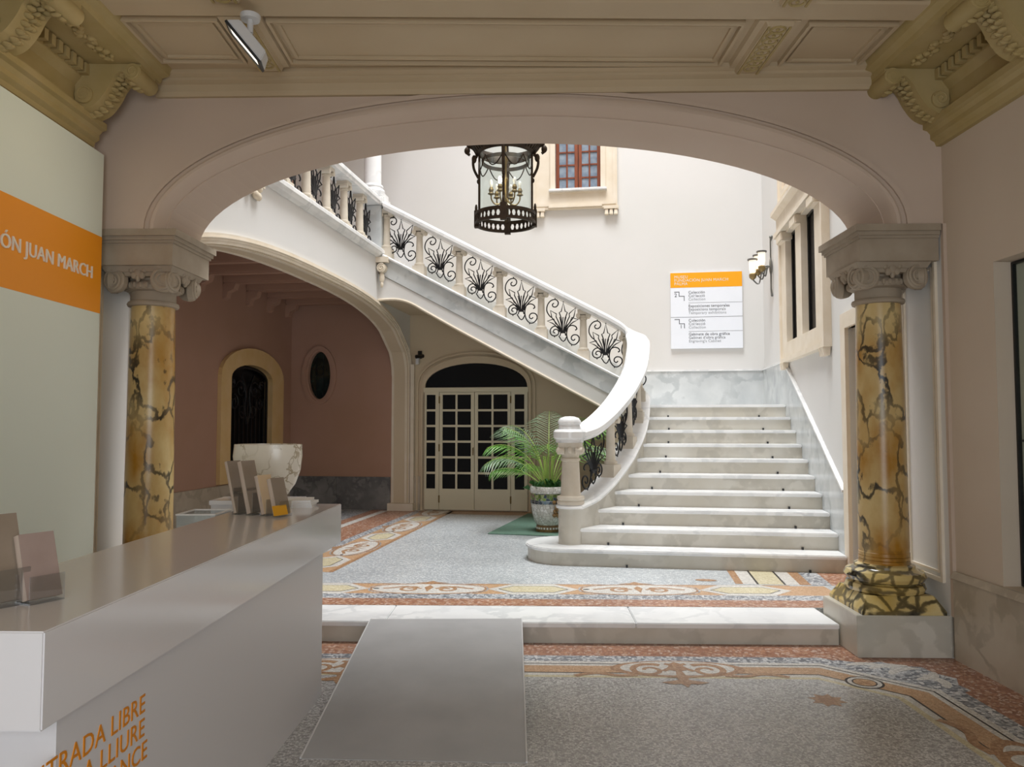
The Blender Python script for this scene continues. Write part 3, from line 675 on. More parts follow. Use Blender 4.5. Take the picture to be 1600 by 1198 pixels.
# ------------------------------------------------------------------ windows and doors
w1 = struct('window_1', MB().ring([(-1.60, 5.15), (-.19, 5.15), (-.19, 7.6), (-1.60, 7.6)], [(-1.21, 5.47), (-.46, 5.47), (-.46, 7.3), (-1.21, 7.3)], 'y', VB - .07, VB), 'stone', FH)
part('frame_moulding', MB().ring([(-1.29, 5.41), (-.38, 5.41), (-.38, 7.38), (-1.29, 7.38)], [(-1.21, 5.47), (-.46, 5.47), (-.46, 7.3), (-1.21, 7.3)], 'y', VB - .10, VB - .07), 'stone', w1)
part('frame_moulding', MB().ring([(-1.58, 5.2), (-.21, 5.2), (-.21, 7.6), (-1.58, 7.6)], [(-1.53, 5.25), (-.26, 5.25), (-.26, 7.55), (-1.53, 7.55)], 'y', VB - .085, VB - .07), 'stone', w1)
part('sill', MB().box(-1.31, -.36, VB - .15, VB, 5.43, 5.475), 'marble_white', w1, bevel=.008)
part('apron', MB().box(-1.32, -.44, VB - .10, VB, 5.17, 5.21), 'stone', w1)
for uc in (-1.50, -.29):
    b_ = part('bracket', MB().box(uc - .12, uc + .12, VB - .10, VB, 5.12, 5.17), 'stone', w1)
    for k in (-1, 0, 1): part('gutta', MB().tapbox(uc + k * .075, VB - .05, 5.03, 5.12, .032, .045, .022, .035), 'stone', b_)
for a, b in ((-1.205, -.84), (-.83, -.465)):
    lf = part('casement', MB().ring([(a, 5.475), (b, 5.475), (b, 7.29), (a, 7.29)], [(a + .055, 5.53), (b - .055, 5.53), (b - .055, 7.23), (a + .055, 7.23)], 'y', VB + .04, VB + .09), 'wood', w1)
    part('muntin', MB().box((a + b) / 2 - .013, (a + b) / 2 + .013, VB + .045, VB + .085, 5.53, 7.23), 'wood', lf)
    for k in range(1, 8): part('muntin', MB().box(a + .05, b - .05, VB + .045, VB + .085, 5.48 + .219 * k - .012, 5.48 + .219 * k + .012), 'wood', lf)
    for k in range(8):
        for q in (0, 1):
            x0 = a + .055 + q * .1275; part('pane', MB().box(x0, x0 + .127, VB + .06, VB + .07, 5.49 + .219 * k, 5.49 + .219 * k + .21), 'blue_pane', lf)
# stone window on the right wall
w2 = struct('window_2', MB().ring([(8.47, 2.42), (10.87, 2.42), (10.87, 8.2), (8.47, 8.2)], [(8.89, 2.67), (10.51, 2.67), (10.51, 4.12), (8.89, 4.12)], 'x', UR - .06, UR), 'stone', FH)
part('frame_moulding', MB().ring([(8.47, 2.42), (10.87, 2.42), (10.87, 8.2), (8.47, 8.2)], [(8.53, 2.48), (10.81, 2.48), (10.81, 8.14), (8.53, 8.14)], 'x', UR - .085, UR - .06), 'stone', w2)
part('mullion', MB().box(UR - .06, UR + .16, 9.58, 9.88, 2.67, 4.12), 'stone', w2)
for v in (8.80, 9.73, 10.60): part('mullion_cap', MB().box(UR - .13, UR + .02, v - .17, v + .17, 4.02, 4.14), 'stone', w2, bevel=.015)
part('architrave', MB().box(UR - .14, UR, 8.42, 10.92, 4.14, 4.20), 'stone', w2); part('architrave', MB().box(UR - .10, UR, 8.45, 10.90, 4.20, 4.40), 'stone', w2)
part('architrave', MB().prism([(UR - .10, 4.40), (UR - .17, 4.45), (UR - .17, 4.50), (UR, 4.50), (UR, 4.40)], 'y', 8.42, 10.92), 'stone', w2)
part('upper_panel', MB().ring([(8.6, 4.62), (10.55, 4.62), (10.55, 7.9), (8.6, 7.9)], [(8.68, 4.70), (10.47, 4.70), (10.47, 7.82), (8.68, 7.82)], 'x', UR - .10, UR - .06), 'stone', w2)
part('upper_pane', MB().box(UR - .065, UR - .05, 8.68, 10.47, 4.70, 7.82), 'room_plaster', w2)
for a, b in ((8.89, 9.58), (9.88, 10.51)):
    part('pane', MB().box(UR + .035, UR + .05, a, b, 2.67, 4.12), 'dark_glass', w2)
    part('pane_frame', MB().ring([(a, 2.67), (b, 2.67), (b, 4.12), (a, 4.12)], [(a + .04, 2.71), (b - .04, 2.71), (b - .04, 4.08), (a + .04, 4.08)], 'x', UR + .015, UR + .035), 'black_plastic', w2)
    part('reveal', MB().ring([(a, 2.67), (b, 2.67), (b, 4.12), (a, 4.12)], [(a + .006, 2.676), (b - .006, 2.676), (b - .006, 4.114), (a + .006, 4.114)], 'x', UR - .06, UR + .04), 'stone', w2)
for v in (8.58, 10.76):
    for k in (-1, 0, 1): part('gutta', MB().tapbox(UR - .05, v + k * .07, 2.33, 2.42, .03, .028, .045, .018), 'stone', w2)
# doorway stone surround on the right wall
d2 = struct('door_2', MB().ring([(6.70, ZU), (6.70, 2.69), (8.02, 2.69), (8.02, ZU)], [(6.85, ZU), (6.85, 2.54), (7.86, 2.54), (7.86, ZU)], 'x', UR - .035, UR + .05, False), 'stone', FH)
lf = part('door_leaf', MB().box(UR + .22, UR + .27, 6.85, 7.86, ZU, 2.54), 'niche_stone', d2)
for z0, z1 in ((.35, 1.1), (1.25, 2.4)): part('door_panel', MB().box(UR + .20, UR + .22, 7.0, 7.72, z0, z1), 'niche_stone', lf, bevel=.01)
# niche window with iron grille, left aisle wall
def topped(v0, v1, z0, zs, rise, n=14): return [(v0, z0), (v0, zs)] + [( (v0 + v1) / 2 - (v1 - v0) / 2 * math.cos(PI * i / n), zs + rise * math.sin(PI * i / n)) for i in range(1, n)] + [(v1, zs), (v1, z0)]
w3 = struct('window_3', MB().ring(topped(10.14, 12.12, .74, 2.30, .46), topped(10.42, 11.72, 1.0, 2.28, .22), 'x', -5.8, -5.74), 'niche_stone', FH)
part('reveal', MB().ring(topped(10.40, 11.74, .98, 2.28, .24), topped(10.42, 11.72, 1.0, 2.28, .22), 'x', -6.1, -5.75), 'niche_stone', w3)
part('pane', MB().prism(topped(10.42, 11.72, 1.0, 2.28, .22), 'x', -5.90, -5.88), 'dark_glass', w3)
gr = part('grille', MB().ring(topped(10.43, 11.71, 1.0, 2.27, .21), topped(10.47, 11.67, 1.04, 2.26, .18), 'x', -5.85, -5.82), 'iron', w3)
for k in range(9):
    v = 10.55 + k * .13; part('grille_bar', MB().box(-5.845, -5.825, v - .011, v + .011, 1.02, 2.0), 'iron', gr)
m = MB()
for s in (-1, 1):
    for (cx, cz, r, a) in ((.22, 2.12, .15, 20), (.40, 1.92, .13, 80), (.16, 1.80, .12, 200), (.45, 2.2, .08, 0)):
        m.tube([(-5.835, 11.07 + s * x, z) for x, z in spiral(cx, cz, r, .02, a, 1.4, 22)], .013, 5)
    m.tube([(-5.835, 11.07 + s * x, z) for x, z in smoothpath([(.0, 1.6), (.08, 1.8), (.05, 2.1), (.2, 2.35)])], .018, 5)
part('grille_scrolls', m, 'iron', gr)
# oval window
def oval(a, b, n=40): return arc(-5.28, 2.43, a, b, 0, 360, n)[:-1]
w4 = struct('window_4', MB().ring(oval(.31, .50), oval(.235, .445), 'y', 12.48, 12.52), 'mauve_plaster', FH)
part('reveal', MB().ring(oval(.235, .445), oval(.20, .41), 'y', 12.50, 12.60), 'mauve_plaster', w4)
part('pane', MB().prism(oval(.22, .43), 'y', 12.585, 12.595), 'green_pane', w4)
m = MB()
for dx in (-.08, .04): m.tube([(-5.28 + dx, 12.58, 2.43 + z) for z in (-.38, .38)], .006, 5)
m.tube([(-5.28 + x, 12.58, 2.43 + z) for x, z in spiral(-.02, .08, .12, .03, 0, 1.5, 20)], .006, 5)
part('leading', m, 'iron', w4)
# french door below the stairs
dz = ZU
def dtop(u0, u1, z0, zs, rise, n=24): return [(u0, z0), (u0, zs)] + [((u0 + u1) / 2 - (u1 - u0) / 2 * math.cos(PI * i / n), zs + rise * math.sin(PI * i / n) ** .85) for i in range(1, n)] + [(u1, zs), (u1, z0)]
yd = VB - .012
d1 = struct('door_1', MB().ring(dtop(-3.49, -1.62, dz, 2.20, .53), dtop(-3.42, -1.68, dz, 2.19, .42), 'y', yd - .05, yd, False), 'under_plaster', FH)
part('arch_moulding', MB().ring(dtop(-3.57, -1.55, dz, 2.20, .60), dtop(-3.54, -1.58, dz, 2.20, .57), 'y', yd - .035, yd, False), 'under_plaster', d1)
part('fanlight', MB().prism([p for p in dtop(-3.42, -1.68, 2.20, 2.20, .41)][1:-1], 'y', yd - .012, yd - .006), 'dark_glass', d1)
part('transom', MB().box(-3.44, -1.66, yd - .07, yd, 2.13, 2.205), 'cream_paint', d1, bevel=.005)
def sash(name, u0, u1, panes, zt):
    lf = part(name, MB().box(u0, u1, yd - .05, yd - .01, dz + .02, .52), 'cream_paint', d1)
    part('rail', MB().box(u0, u1, yd - .05, yd - .01, 2.085, zt), 'cream_paint', lf)
    eds = [u0] + [e for p in panes for e in p] + [u1]
    for i in range(0, len(eds), 2): part('stile', MB().box(eds[i], eds[i + 1], yd - .05, yd - .01, .52, 2.085), 'cream_paint', lf)
    for a, b in panes:
        for k in range(6):
            z = .52 + k * .2608
            part('pane', MB().box(a, b, yd - .03, yd - .025, z, z + .2608), 'dark_glass', lf)
            if k: part('muntin', MB().box(a, b, yd - .046, yd - .012, z - .018, z + .018), 'cream_paint', lf)
    return lf
sash('sidelight', -3.46, -3.172, [(-3.39, -3.235)], 2.14)
l1 = sash('door_leaf', -3.165, -2.572, [(-3.113, -2.892), (-2.859, -2.629)], 2.125)
l2 = sash('door_leaf', -2.564, -1.963, [(-2.509, -2.281), (-2.248, -2.011)], 2.125)
sash('sidelight', -1.955, -1.66, [(-1.892, -1.732)], 2.14)
part('door_handle', MB().tube([(-2.585, yd - .05, 1.2), (-2.585, yd - .09, 1.2), (-2.585, yd - .09, 1.08)], .009, 6), 'brass', l1)
for lf_, u in ((l1, -3.168), (l2, -1.959)):
    for z in (.35, 1.2, 2.0): part('hinge', MB().lathe([(.012, z - .06), (.012, z + .06)], 8, (u, yd - .055, 0)), 'brass', lf_)

# ================================================================== STAIRCASE
def nose(v): return .326 + .534 * (v - 7.93)
CH = [(-.645, 8.31), (-.47, 8.63), (-.295, 8.95), (-.145, 9.26), (-.045, 9.57), (.035, 9.88), (.08, 10.18), (.103, 10.49), (.112, 10.70), (.10, 10.83), (.055, 10.93), (-.03, 10.98), (-.15, 10.985)]
CT = [.745, .81, .965, 1.155, 1.325, 1.50, 1.66, 1.83, 1.95, 2.03, 2.09, 2.165, 2.255]
def T2(u): return 4.09 - .535 * (u + 3.56)
curve3 = smoothpath([(a[0], a[1], z) for a, z in zip(CH, CT)], 5)
flight = [(u, 10.985, T2(u)) for u in (-.3, -.9, -1.5, -2.1, -2.7, -3.3, -3.62)]
path_all = curve3 + flight
stc = thing('marble_staircase', 'white marble stairs rising to a landing and turning left', 'staircase', (0, 0, 0), 0, FH)
def uleft(v):
    for i in range(8):
        if CH[i][1] <= v <= CH[i + 1][1]:
            t = (v - CH[i][1]) / (CH[i + 1][1] - CH[i][1]); return CH[i][0] + t * (CH[i + 1][0] - CH[i][0])
    return CH[0][0] if v < CH[0][1] else .11
def bull(e, back): 
    return [(2.07, 7.95 - e)] + [(-.70, 7.95 - e)] + [(-.70 - (.42 + e) * math.sin(R(a)), 8.40 - (.45 + e) * math.cos(R(a))) for a in range(15, 166, 15)] + [(-.70, 8.85 + e), (-.5, back), (2.07, back)]
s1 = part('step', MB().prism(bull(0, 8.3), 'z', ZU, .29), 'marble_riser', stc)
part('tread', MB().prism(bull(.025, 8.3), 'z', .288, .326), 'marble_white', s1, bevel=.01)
stud = None
for n in range(2, 11):
    v = 7.95 + .32 * (n - 1); zt = .155 + .171 * n; ul = uleft(v + .03)
    vb = v + .36 if n < 10 else VB - .03
    pl = [(ul, v), (2.07, v), (2.07, vb), (uleft(min(vb, 10.8)), vb)]
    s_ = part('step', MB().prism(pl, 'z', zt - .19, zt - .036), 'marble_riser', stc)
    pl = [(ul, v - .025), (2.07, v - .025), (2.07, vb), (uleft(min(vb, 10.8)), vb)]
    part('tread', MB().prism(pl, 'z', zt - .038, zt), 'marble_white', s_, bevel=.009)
for n in range(1, 11):
    v = 7.95 + .32 * (n - 1); z0 = .155 + .171 * (n - 1)
    for u in ((uleft(v) + .40 if n > 1 else -.05), 1.72):
        if stud is None: stud = part('rod_stud', MB().box(-.010, .010, -.022, .0, 0, .026), 'black_plastic', stc, (u, v, z0))
        else: share('rod_stud', stud, stc, (u, v, z0))
part('stair_core', MB().prism([(8.3, ZU), (8.3, .22), (10.9, 1.60), (12.58, 1.70), (12.58, ZU)], 'x', .12, 2.06), 'under_plaster', stc)
part('landing_side', MB().box(-.30, .2, 10.95, 12.58, ZU, 1.84), 'under_plaster', stc)
# curved cheek wall
sub = [p for p in curve3]
m = MB(); n = len(sub)
vs = []
for i, p in enumerate(sub):
    a = sub[max(i - 1, 0)]; b = sub[min(i + 1, n - 1)]; tx, ty = b[0] - a[0], b[1] - a[1]; L = math.hypot(tx, ty); nx, ny = -ty / L, tx / L
    for s, zt in ((.125, p[2] - .04), (-.125, p[2] - .04), (-.125, ZU if p[1] < 10.9 else 1.7), (.125, ZU if p[1] < 10.9 else 1.7)):
        vs.append((p[0] + nx * s, p[1] + ny * s, zt))
fs = [(i * 4 + k, (i + 1) * 4 + k, (i + 1) * 4 + (k + 1) % 4, i * 4 + (k + 1) % 4) for i in range(n - 1) for k in range(4)] + [(3, 2, 1, 0), tuple((n - 1) * 4 + k for k in range(4))]
m.add(vs, fs); m.smooth = True
m.lathe([(.135, .32), (.135, .705)], 28, (-.645, 8.33, 0))
part('cheek_wall', m, 'marble_riser', stc)
sec = [(-.15, -.045), (.15, -.045), (.155, -.02), (.135, .0), (-.135, .0), (-.155, -.02)]
m = MB().sweep(curve3, sec); m.smooth = True
m.lathe([(.135, .70), (.158, .705), (.162, .722), (.150, .738), (.140, .75)], 28, (-.645, 8.33, 0))
part('coping', m, 'marble_white', stc)
# second flight
prof = [(.1, 1.6), (-.33, 1.80)]
prof += [(u, 1.80 - .545 * (u + .33)) for u in (-1.0, -1.8, -2.45)] + smoothpath([(-2.60, 3.04), (-2.95, 3.24), (-3.2, 3.38), (-3.42, 3.44), (-3.70, 3.44)], 4)
f2 = part('second_flight', MB().prism(prof + [(-3.70, T2(-3.70) - .14), (.1, T2(.1) - .14)], 'y', 10.93, VB - .02), 'under_plaster', stc)
part('string_band', MB().prism([(-3.66, T2(-3.66) - .045), (-3.66, T2(-3.66) - .32), (-.02, T2(-.02) - .32), (-.02, T2(-.02) - .045)], 'y', 10.885, 11.0), 'marble_grey', stc)
part('string_face', MB().prism([p for p in prof if p[0] < 0] + [(-3.70, T2(-3.66) - .31), (-.02, T2(-.02) - .31)], 'y', 10.90, 10.94), 'hall_plaster', stc)
lower = [(p[0], 10.90, p[1]) for p in prof if p[0] < -.2]
part('soffit_moulding', MB().tube(lower, .022, 6), 'stone', stc)
part('string_coping', MB().sweep(flight + [(-3.66, 10.985, T2(-3.66))] if False else [(-.13, 10.985, T2(-.13))] + flight, sec), 'marble_white', stc)
for k in range(12):
    u1 = .02 - k * .32; part('upper_step', MB().box(max(u1 - .34, -3.72), u1, 11.12, VB - .04, 1.87 + .171 * k, 1.865 + .171 * (k + 1)), 'marble_riser', stc)
# ------------------------------------------------------------------ gallery edge
gal = thing('gallery_edge', 'pale marble gallery ledge above the arcade arch', 'ledge', (0, 0, 0), 0, FH)
part('ledge', MB().prism([(-5.7, 4.06), (-3.68, 4.06), (-3.64, 4.09), (-3.62, 4.12), (-3.60, 4.13), (-3.60, 4.17), (-3.62, 4.19), (-5.7, 4.19)], 'y', 5.7, 11.15), 'marble_white', gal)
part('landing', MB().box(-5.7, -3.6, 11.14, VB - .02, 4.0, 4.19), 'marble_white', gal)
m = MB()
m.lathe([(.02, -.05), (.07, -.05), (.07, .05), (.02, .05)], 16, (-3.62, 10.84, 3.90), 'y'); m.tube([(-3.62 + x, 10.785, 3.90 + z) for x, z in spiral(0, 0, .065, .01, 60, 2, 26)], .009, 5)
m.ell((-3.62, 10.84, 3.76), (.04, .035, .09), 8, 6); m.ell((-3.62, 10.84, 3.66), (.025, .025, .05), 8, 6); m.box(-3.72, -3.52, 10.78, 10.92, 3.98, 4.06)
part('scroll_bracket', m, 'stone', gal)
m = MB(); rr = random.Random(5)
for k in range(12): m.ell((UL + .03, 6.75 + .40 * rr.random(), 3.86 + .16 * rr.random()), (.035, .05, .045), 8, 5)
m.box(UL, UL + .06, 6.72, 7.2, 3.98, 4.06)
part('carved_bracket', m, 'stone', gal)

# ================================================================== BALUSTRADE
bal = thing('stair_balustrade', 'white marble handrail with stone posts and black iron palmettes', 'balustrade', (0, 0, 0), 0, FH)
rsec = [(-.13, .0), (.13, .0), (.135, .03), (.155, .045), (.155, .09), (.125, .125), (.05, .135), (-.05, .135), (-.125, .125), (-.155, .09), (-.155, .045), (-.135, .03)]
start = [(-.70, 8.14, .745 + .67), (-.68, 8.24, .745 + .67)]
rail = start[:0] + [(p[0], p[1], p[2] + .67) for p in path_all]
m = MB().sweep(rail, rsec); m.smooth = True
hr = part('handrail', m, 'marble_white', bal)
m = MB().lathe([(.15, 1.405), (.155, 1.44), (.175, 1.455), (.175, 1.52), (.155, 1.545), (.12, 1.55), (.12, 1.575), (.115, 1.58), (.115, 1.60), (.125, 1.61), (.125, 1.635), (.10, 1.67), (.05, 1.685), (.001, 1.688)], 28, (-.655, 8.31, 0))
part('newel_cap', m, 'marble_white', bal)
def post(h, r, big=1.0):
    m = MB()
    m.box(-r * 1.7, r * 1.7, -r * 1.7, r * 1.7, -.10, .10)
    m.lathe([(r * 1.45, .10), (r * 1.55, .115), (r * 1.45, .135), (r * 1.15, .145), (r * 1.1, .16), (r * .9, h - .12), (r * 1.1, h - .115), (r * 1.1, h - .10), (r * .95, h - .095), (r * 1.05, h - .06)], 14)
    m.box(-r * 1.5, r * 1.5, -r * 1.5, r * 1.5, h - .045, h + .02)
    for sx in (-1, 1):
        m.lathe([(.004, -r * 1.55), (r * .62, -r * 1.5), (r * .62, r * 1.5), (.004, r * 1.55)], 10, (sx * r * 1.35, 0, h - .065), 'y')
    return m
pm = part('baluster', post(.67, .052), 'baluster_stone', bal, (0, 0, 0))
nm = MB(); r = .085
nm.lathe([(.145, .0), (.15, .02), (.14, .045), (.15, .06), (.145, .085), (.115, .095), (.108, .11), (.092, .46), (.105, .465), (.105, .49), (.09, .495), (.10, .55), (.11, .62)], 24)
nm.box(-.125, .125, -.125, .125, .61, .66)
for k in range(4):
    s0 = len(nm.v)
    for sx in (-1, 1):
        nm.lathe([(.006, -.135), (.042, -.13), (.042, -.06), (.006, -.05)], 14, (sx * .105, 0, .575), 'y')
        nm.tube([(sx * .105 + sx * x, -.134, .575 + z) for x, z in spiral(0, 0, .038, .006, 90, 1.8, 20)], .005, 4)
    nm.ell((0, -.12, .585), (.03, .02, .04), 8, 5)
    nm.xf(Matrix.Rotation(k * PI / 2, 4, 'Z'), s0)
part('newel', nm, 'baluster_stone', bal, (-.645, 8.32, .745))
# iron palmette panel (x along the rail going uphill is -x, so the design is drawn as seen from the well)
K = .00158
def cp(pts, k=3): return [(x * K, 0, z * K) for x, z in smoothpath(pts, k)]
im_ = MB()
leaf1 = [(-6, 0), (-10, 70), (-14, 120), (-32, 172), (-14, 182), (5, 262), (22, 182), (42, 172), (22, 120), (14, 70), (8, 0)]
leaf2 = [(9, 0), (38, 85), (62, 135), (58, 160), (118, 212), (102, 135), (88, 112), (48, 60), (14, 0)]
leaf3 = [(14, 0), (40, 55), (66, 80), (82, 124), (142, 104), (95, 82), (70, 62), (20, 0)]
for lf_ in (leaf1, leaf2, leaf3, [(-x, z) for x, z in leaf2[:4]] + [(-112, 192), (-100, 128), (-86, 108), (-48, 60), (-14, 0)], [(-x, z * .92) for x, z in leaf3]):
    im_.tube([(x * K, 0, z * K) for x, z in lf_], .0088, 5)
for x0, x1 in ((-3, 3), (-6, -28), (6, 30)): im_.tube(cp([(x0, 0), (x0 * 1.2 + x1 * .2, 60), (x1, 130)]), .0078, 5)
im_.tube(cp([(-100, 128), (-122, 145), (-146, 190), (-140, 242), (-110, 282), (-70, 293), (-45, 276), (-42, 248), (-60, 226), (-86, 226), (-95, 246), (-80, 260)]), .0092, 5)
im_.tube(cp([(-32, 8), (-48, 40), (-76, 48), (-105, 30), (-116, 0), (-105, -30), (-75, -42), (-45, -30), (-38, -2), (-55, 18), (-80, 14), (-86, -6), (-70, -14)]), .0092, 5)
im_.tube(cp([(112, 8), (128, 18), (116, 42), (80, 52), (50, 36), (38, 0), (36, -40), (50, -90), (80, -122), (115, -122), (145, -92), (148, -60), (130, -38), (100, -35), (80, -52), (80, -76), (98, -86), (112, -72)]), .0092, 5)
im_.tube([(x * K, 0, z * K) for x, z in [(-18, -8), (-24, -38), (-36, -44), (-12, -82), (5, -94), (20, -82), (38, -44), (26, -38), (20, -8)]], .0088, 5)
for x, z in ((-70, 300), (80, -130), (-75, -50), (5, 270), (-60, 226)): im_.ell((x * K, 0, z * K), (.009, .009, .011), 6, 4)
pan = part('iron_panel', im_, 'iron', bal)
cl = part('clamp', MB().box(-.065, .065, -.012, .012, -.010, .010).box(-.03, .03, -.010, .010, -.03, .0), 'iron', pan)
used = {'p': False, 'b': False}
def put_panel(parent, x, y, z, rz):
    if not used['p']: used['p'] = True; pan.parent = parent; pan.location = (x, y, z); pan.rotation_euler = (0, 0, rz); return
    c = share('iron_panel', pan, parent, (x, y, z), (0, 0, rz)); share('clamp', cl, c)
def put_post(parent, x, y, z, rz):
    if not used['b']: used['b'] = True; pm.location = (x, y, z); pm.rotation_euler = (0, 0, rz); return
    share('baluster', pm, parent, (x, y, z), (0, 0, rz))
for k in range(6):                                                   # straight flight
    u = -3.09 + .607 * k
    if u < -.0: put_post(bal, u, 10.985, T2(u), 0)
put_post(bal, -3.60, 10.985, T2(-3.62) , 0)
for k in range(6):
    u = -3.385 + .607 * k; put_panel(bal, u, 10.985, T2(u) + .235, 0)
# curved lower flight
cum = [0]
for a, b in zip(curve3, curve3[1:]): cum.append(cum[-1] + math.hypot(b[0] - a[0], b[1] - a[1]))
def at_s(s):
    for i in range(len(cum) - 1):
        if cum[i] <= s <= cum[i + 1]:
            t = (s - cum[i]) / (cum[i + 1] - cum[i]); a, b = curve3[i], curve3[i + 1]
            return tuple(a[j] + t * (b[j] - a[j]) for j in range(3)), math.atan2(b[1] - a[1], b[0] - a[0])
    return curve3[-1], PI
for s in (.86, 1.44, 2.02, 2.55):
    p, a = at_s(s); put_post(bal, p[0], p[1], p[2], a)
for s in (.47, 1.15, 1.73, 2.29, 2.80):
    p, a = at_s(s); put_panel(bal, p[0], p[1], p[2] + .235, a + PI)
# gallery balustrade
gb = thing('gallery_balustrade', 'level marble gallery railing with stone posts and dense iron panels', 'balustrade', (0, 0, 0), 0, FH)
GU = -3.80
m = MB().sweep([(GU, 5.8, 4.86), (GU, 8, 4.86), (GU, 10.86, 4.86)], rsec); part('handrail', m, 'marble_white', gb)
part('coping', MB().sweep([(GU, 5.8, 4.225), (GU, 8, 4.225), (GU, 10.9, 4.225)], sec), 'marble_white', gb)
for k in range(8):
    v = 10.36 - k * .607
    share('baluster', pm, gb, (GU, v, 4.19), (0, 0, PI / 2)); 
for k in range(8):
    v = 10.62 - k * .607
    c = share('iron_panel', pan, gb, (GU, v - .02, 4.19 + .235), (0, 0, PI / 2)); share('clamp', cl, c)
# corner newel and white column
cn = thing('corner_newel', 'square marble newel post where the gallery meets the flight', 'newel post', (-3.78, 11.0, 0), 0, FH)
part('shaft', MB().box(-.13, .13, -.13, .13, 4.15, 4.86), 'marble_grey', cn, bevel=.01)
part('foot', MB().box(-.16, .16, -.15, .15, 4.02, 4.2), 'marble_grey', cn)
part('cap', MB().box(-.18, .18, -.17, .17, 4.86, 4.99), 'marble_white', cn, bevel=.02)
wc = thing('white_column', 'plain white marble column standing on the corner newel', 'column', (-3.84, 11.02, 4.99), 0, FH)
part('plinth', MB().box(-.2, .2, -.18, .18, 0, .09), 'marble_white', wc, bevel=.015)
part('base', MB().lathe([(.18, .09), (.19, .11), (.18, .14), (.155, .15), (.15, .17), (.165, .185), (.155, .21), (.135, .22)], 28), 'marble_white', wc)
part('shaft', MB().lathe([(.132, .22), (.13, .3), (.118, 2.4)], 28), 'marble_white', wc)
part('capital', MB().lathe([(.118, 2.4), (.14, 2.42), (.13, 2.45), (.17, 2.52)], 28).box(-.2, .2, -.2, .2, 2.52, 2.61), 'marble_white', wc)

# ================================================================== RECEPTION COUNTER
ct = thing('reception_counter', 'long pale grey reception counter with thick overhanging top', 'counter', (-1.14, 1.955, 0), -R(2.05))
part('counter_top', MB().box(-.54, 0, 0, 3.02, .855, 1.10), 'counter', ct, bevel=.004)
part('counter_body', MB().box(-.50, -.035, .12, 2.72, 0, .855), 'counter_body', ct)
for i, (s, dy) in enumerate((('ENTRADA LIBRE', 0), ('ENTRADA LLIURE', 0), ('FREE ENTRANCE', .02))):
    text(s, .083, 'letter_orange', ct, (-.034, .59 + dy, .690 - i * .076), (R(90), 0, R(90)), .001, 'RIGHT', 'lettering', 1.04)
pd = thing('display_pedestal', 'low pale box pedestal at the far end of the counter', 'pedestal', (-1.62, 5.16, 0))
part('body', MB().box(-.27, .27, -.12, .14, 0, 1.085), 'counter_body', pd); part('top', MB().box(-.28, .28, -.13, .15, 1.085, 1.115), 'counter', pd, bevel=.003)
# alabaster bowl
bw = thing('alabaster_bowl', 'cut translucent alabaster bowl on the counter pedestal', 'bowl', (-1.56, 5.16, 1.115))
m = MB(); seg = 36
def bowlring(k, r, z): return [(r * (1.0 + .02 * math.sin(5 * a + k)) * math.cos(a), r * .62 * math.sin(a), z) for a in [2 * PI * i / seg for i in range(seg)]]
rows = [bowlring(0, .09, 0), bowlring(1, .13, .03), bowlring(2, .18, .10), bowlring(3, .215, .19), bowlring(4, .228, .28), bowlring(5, .222, .36), bowlring(5, .20, .362), bowlring(5, .195, .28), bowlring(4, .17, .19), bowlring(2, .10, .12), bowlring(1, .03, .10)]
m.add([p for r_ in rows for p in r_], [(i * seg + k, i * seg + (k + 1) % seg, (i + 1) * seg + (k + 1) % seg, (i + 1) * seg + k) for i in range(len(rows) - 1) for k in range(seg)] + [tuple(range(seg))[::-1], tuple(range((len(rows) - 1) * seg, len(rows) * seg))]); m.smooth = True
part('bowl', m, 'alabaster', bw)
# leaflets
def leaflets(label_h, base, rz, stacks, grp, holder=True):
    h = thing('leaflet_holder', label_h, 'leaflet holder', base, rz)
    for i, (x, y, wd, th, ht, tilt, mt, lab) in enumerate(stacks):
        mb = MB().box(x - wd / 2, x + wd / 2, y - th - .012, y - th - .008, .0, ht * .42).box(x - wd / 2, x + wd / 2, y + .004, y + .008, 0, ht * .5).box(x - wd / 2, x + wd / 2, y - th - .012, y + .008, 0, .004)
        part('pocket', mb, 'acrylic', h, (0, 0, 0))
        s = thing('leaflet_stack', lab, 'leaflets', tuple(Vector(base) + Matrix.Rotation(rz, 3, 'Z') @ Vector((x, y, .006))), rz, FW, grp)
        s.rotation_euler = (-tilt, 0, rz)
        part('sheets', MB().box(-wd / 2, wd / 2, -th, 0, 0, ht), 'card_edge', s)
        part('cover', MB().box(-wd / 2, wd / 2, -th - .002, -th, 0, ht), mt, s)
        part('side_cover', MB().box(wd / 2, wd / 2 + .0015, -th, 0, 0, ht), 'card_mauve', s)
leaflets('clear acrylic leaflet holder at the near end of the counter', (-1.40, 2.26, 1.10), R(60),
         [(-.10, .06, .10, .03, .24, .30, 'card_mauve', 'tall mauve leaflets in the near holder, back pocket'), (-.03, .01, .10, .03, .25, .30, 'card_taupe', 'taupe leaflets in the near holder, middle pocket'), (.05, -.03, .10, .025, .19, .30, 'card_mauve', 'shorter mauve leaflets in the near holder, front pocket')], 'leaflets in the near holder')
leaflets('clear acrylic leaflet holder in front of the alabaster bowl', (-1.30, 4.36, 1.10), R(62),
         [(-.02, .21, .10, .02, .30, .28, 'card_taupe', 'tall taupe leaflets beside the bowl, rear of the row'), (-.01, .12, .10, .03, .30, .28, 'card_taupe', 'tall brown leaflets beside the bowl, second of the row'), (0, .02, .10, .025, .22, .28, 'card_buff', 'buff edged leaflets beside the bowl, third of the row'), (.0, -.07, .10, .03, .205, .28, 'card_taupe', 'taupe leaflets with a yellow foot, front of the row')], 'leaflets before the bowl')
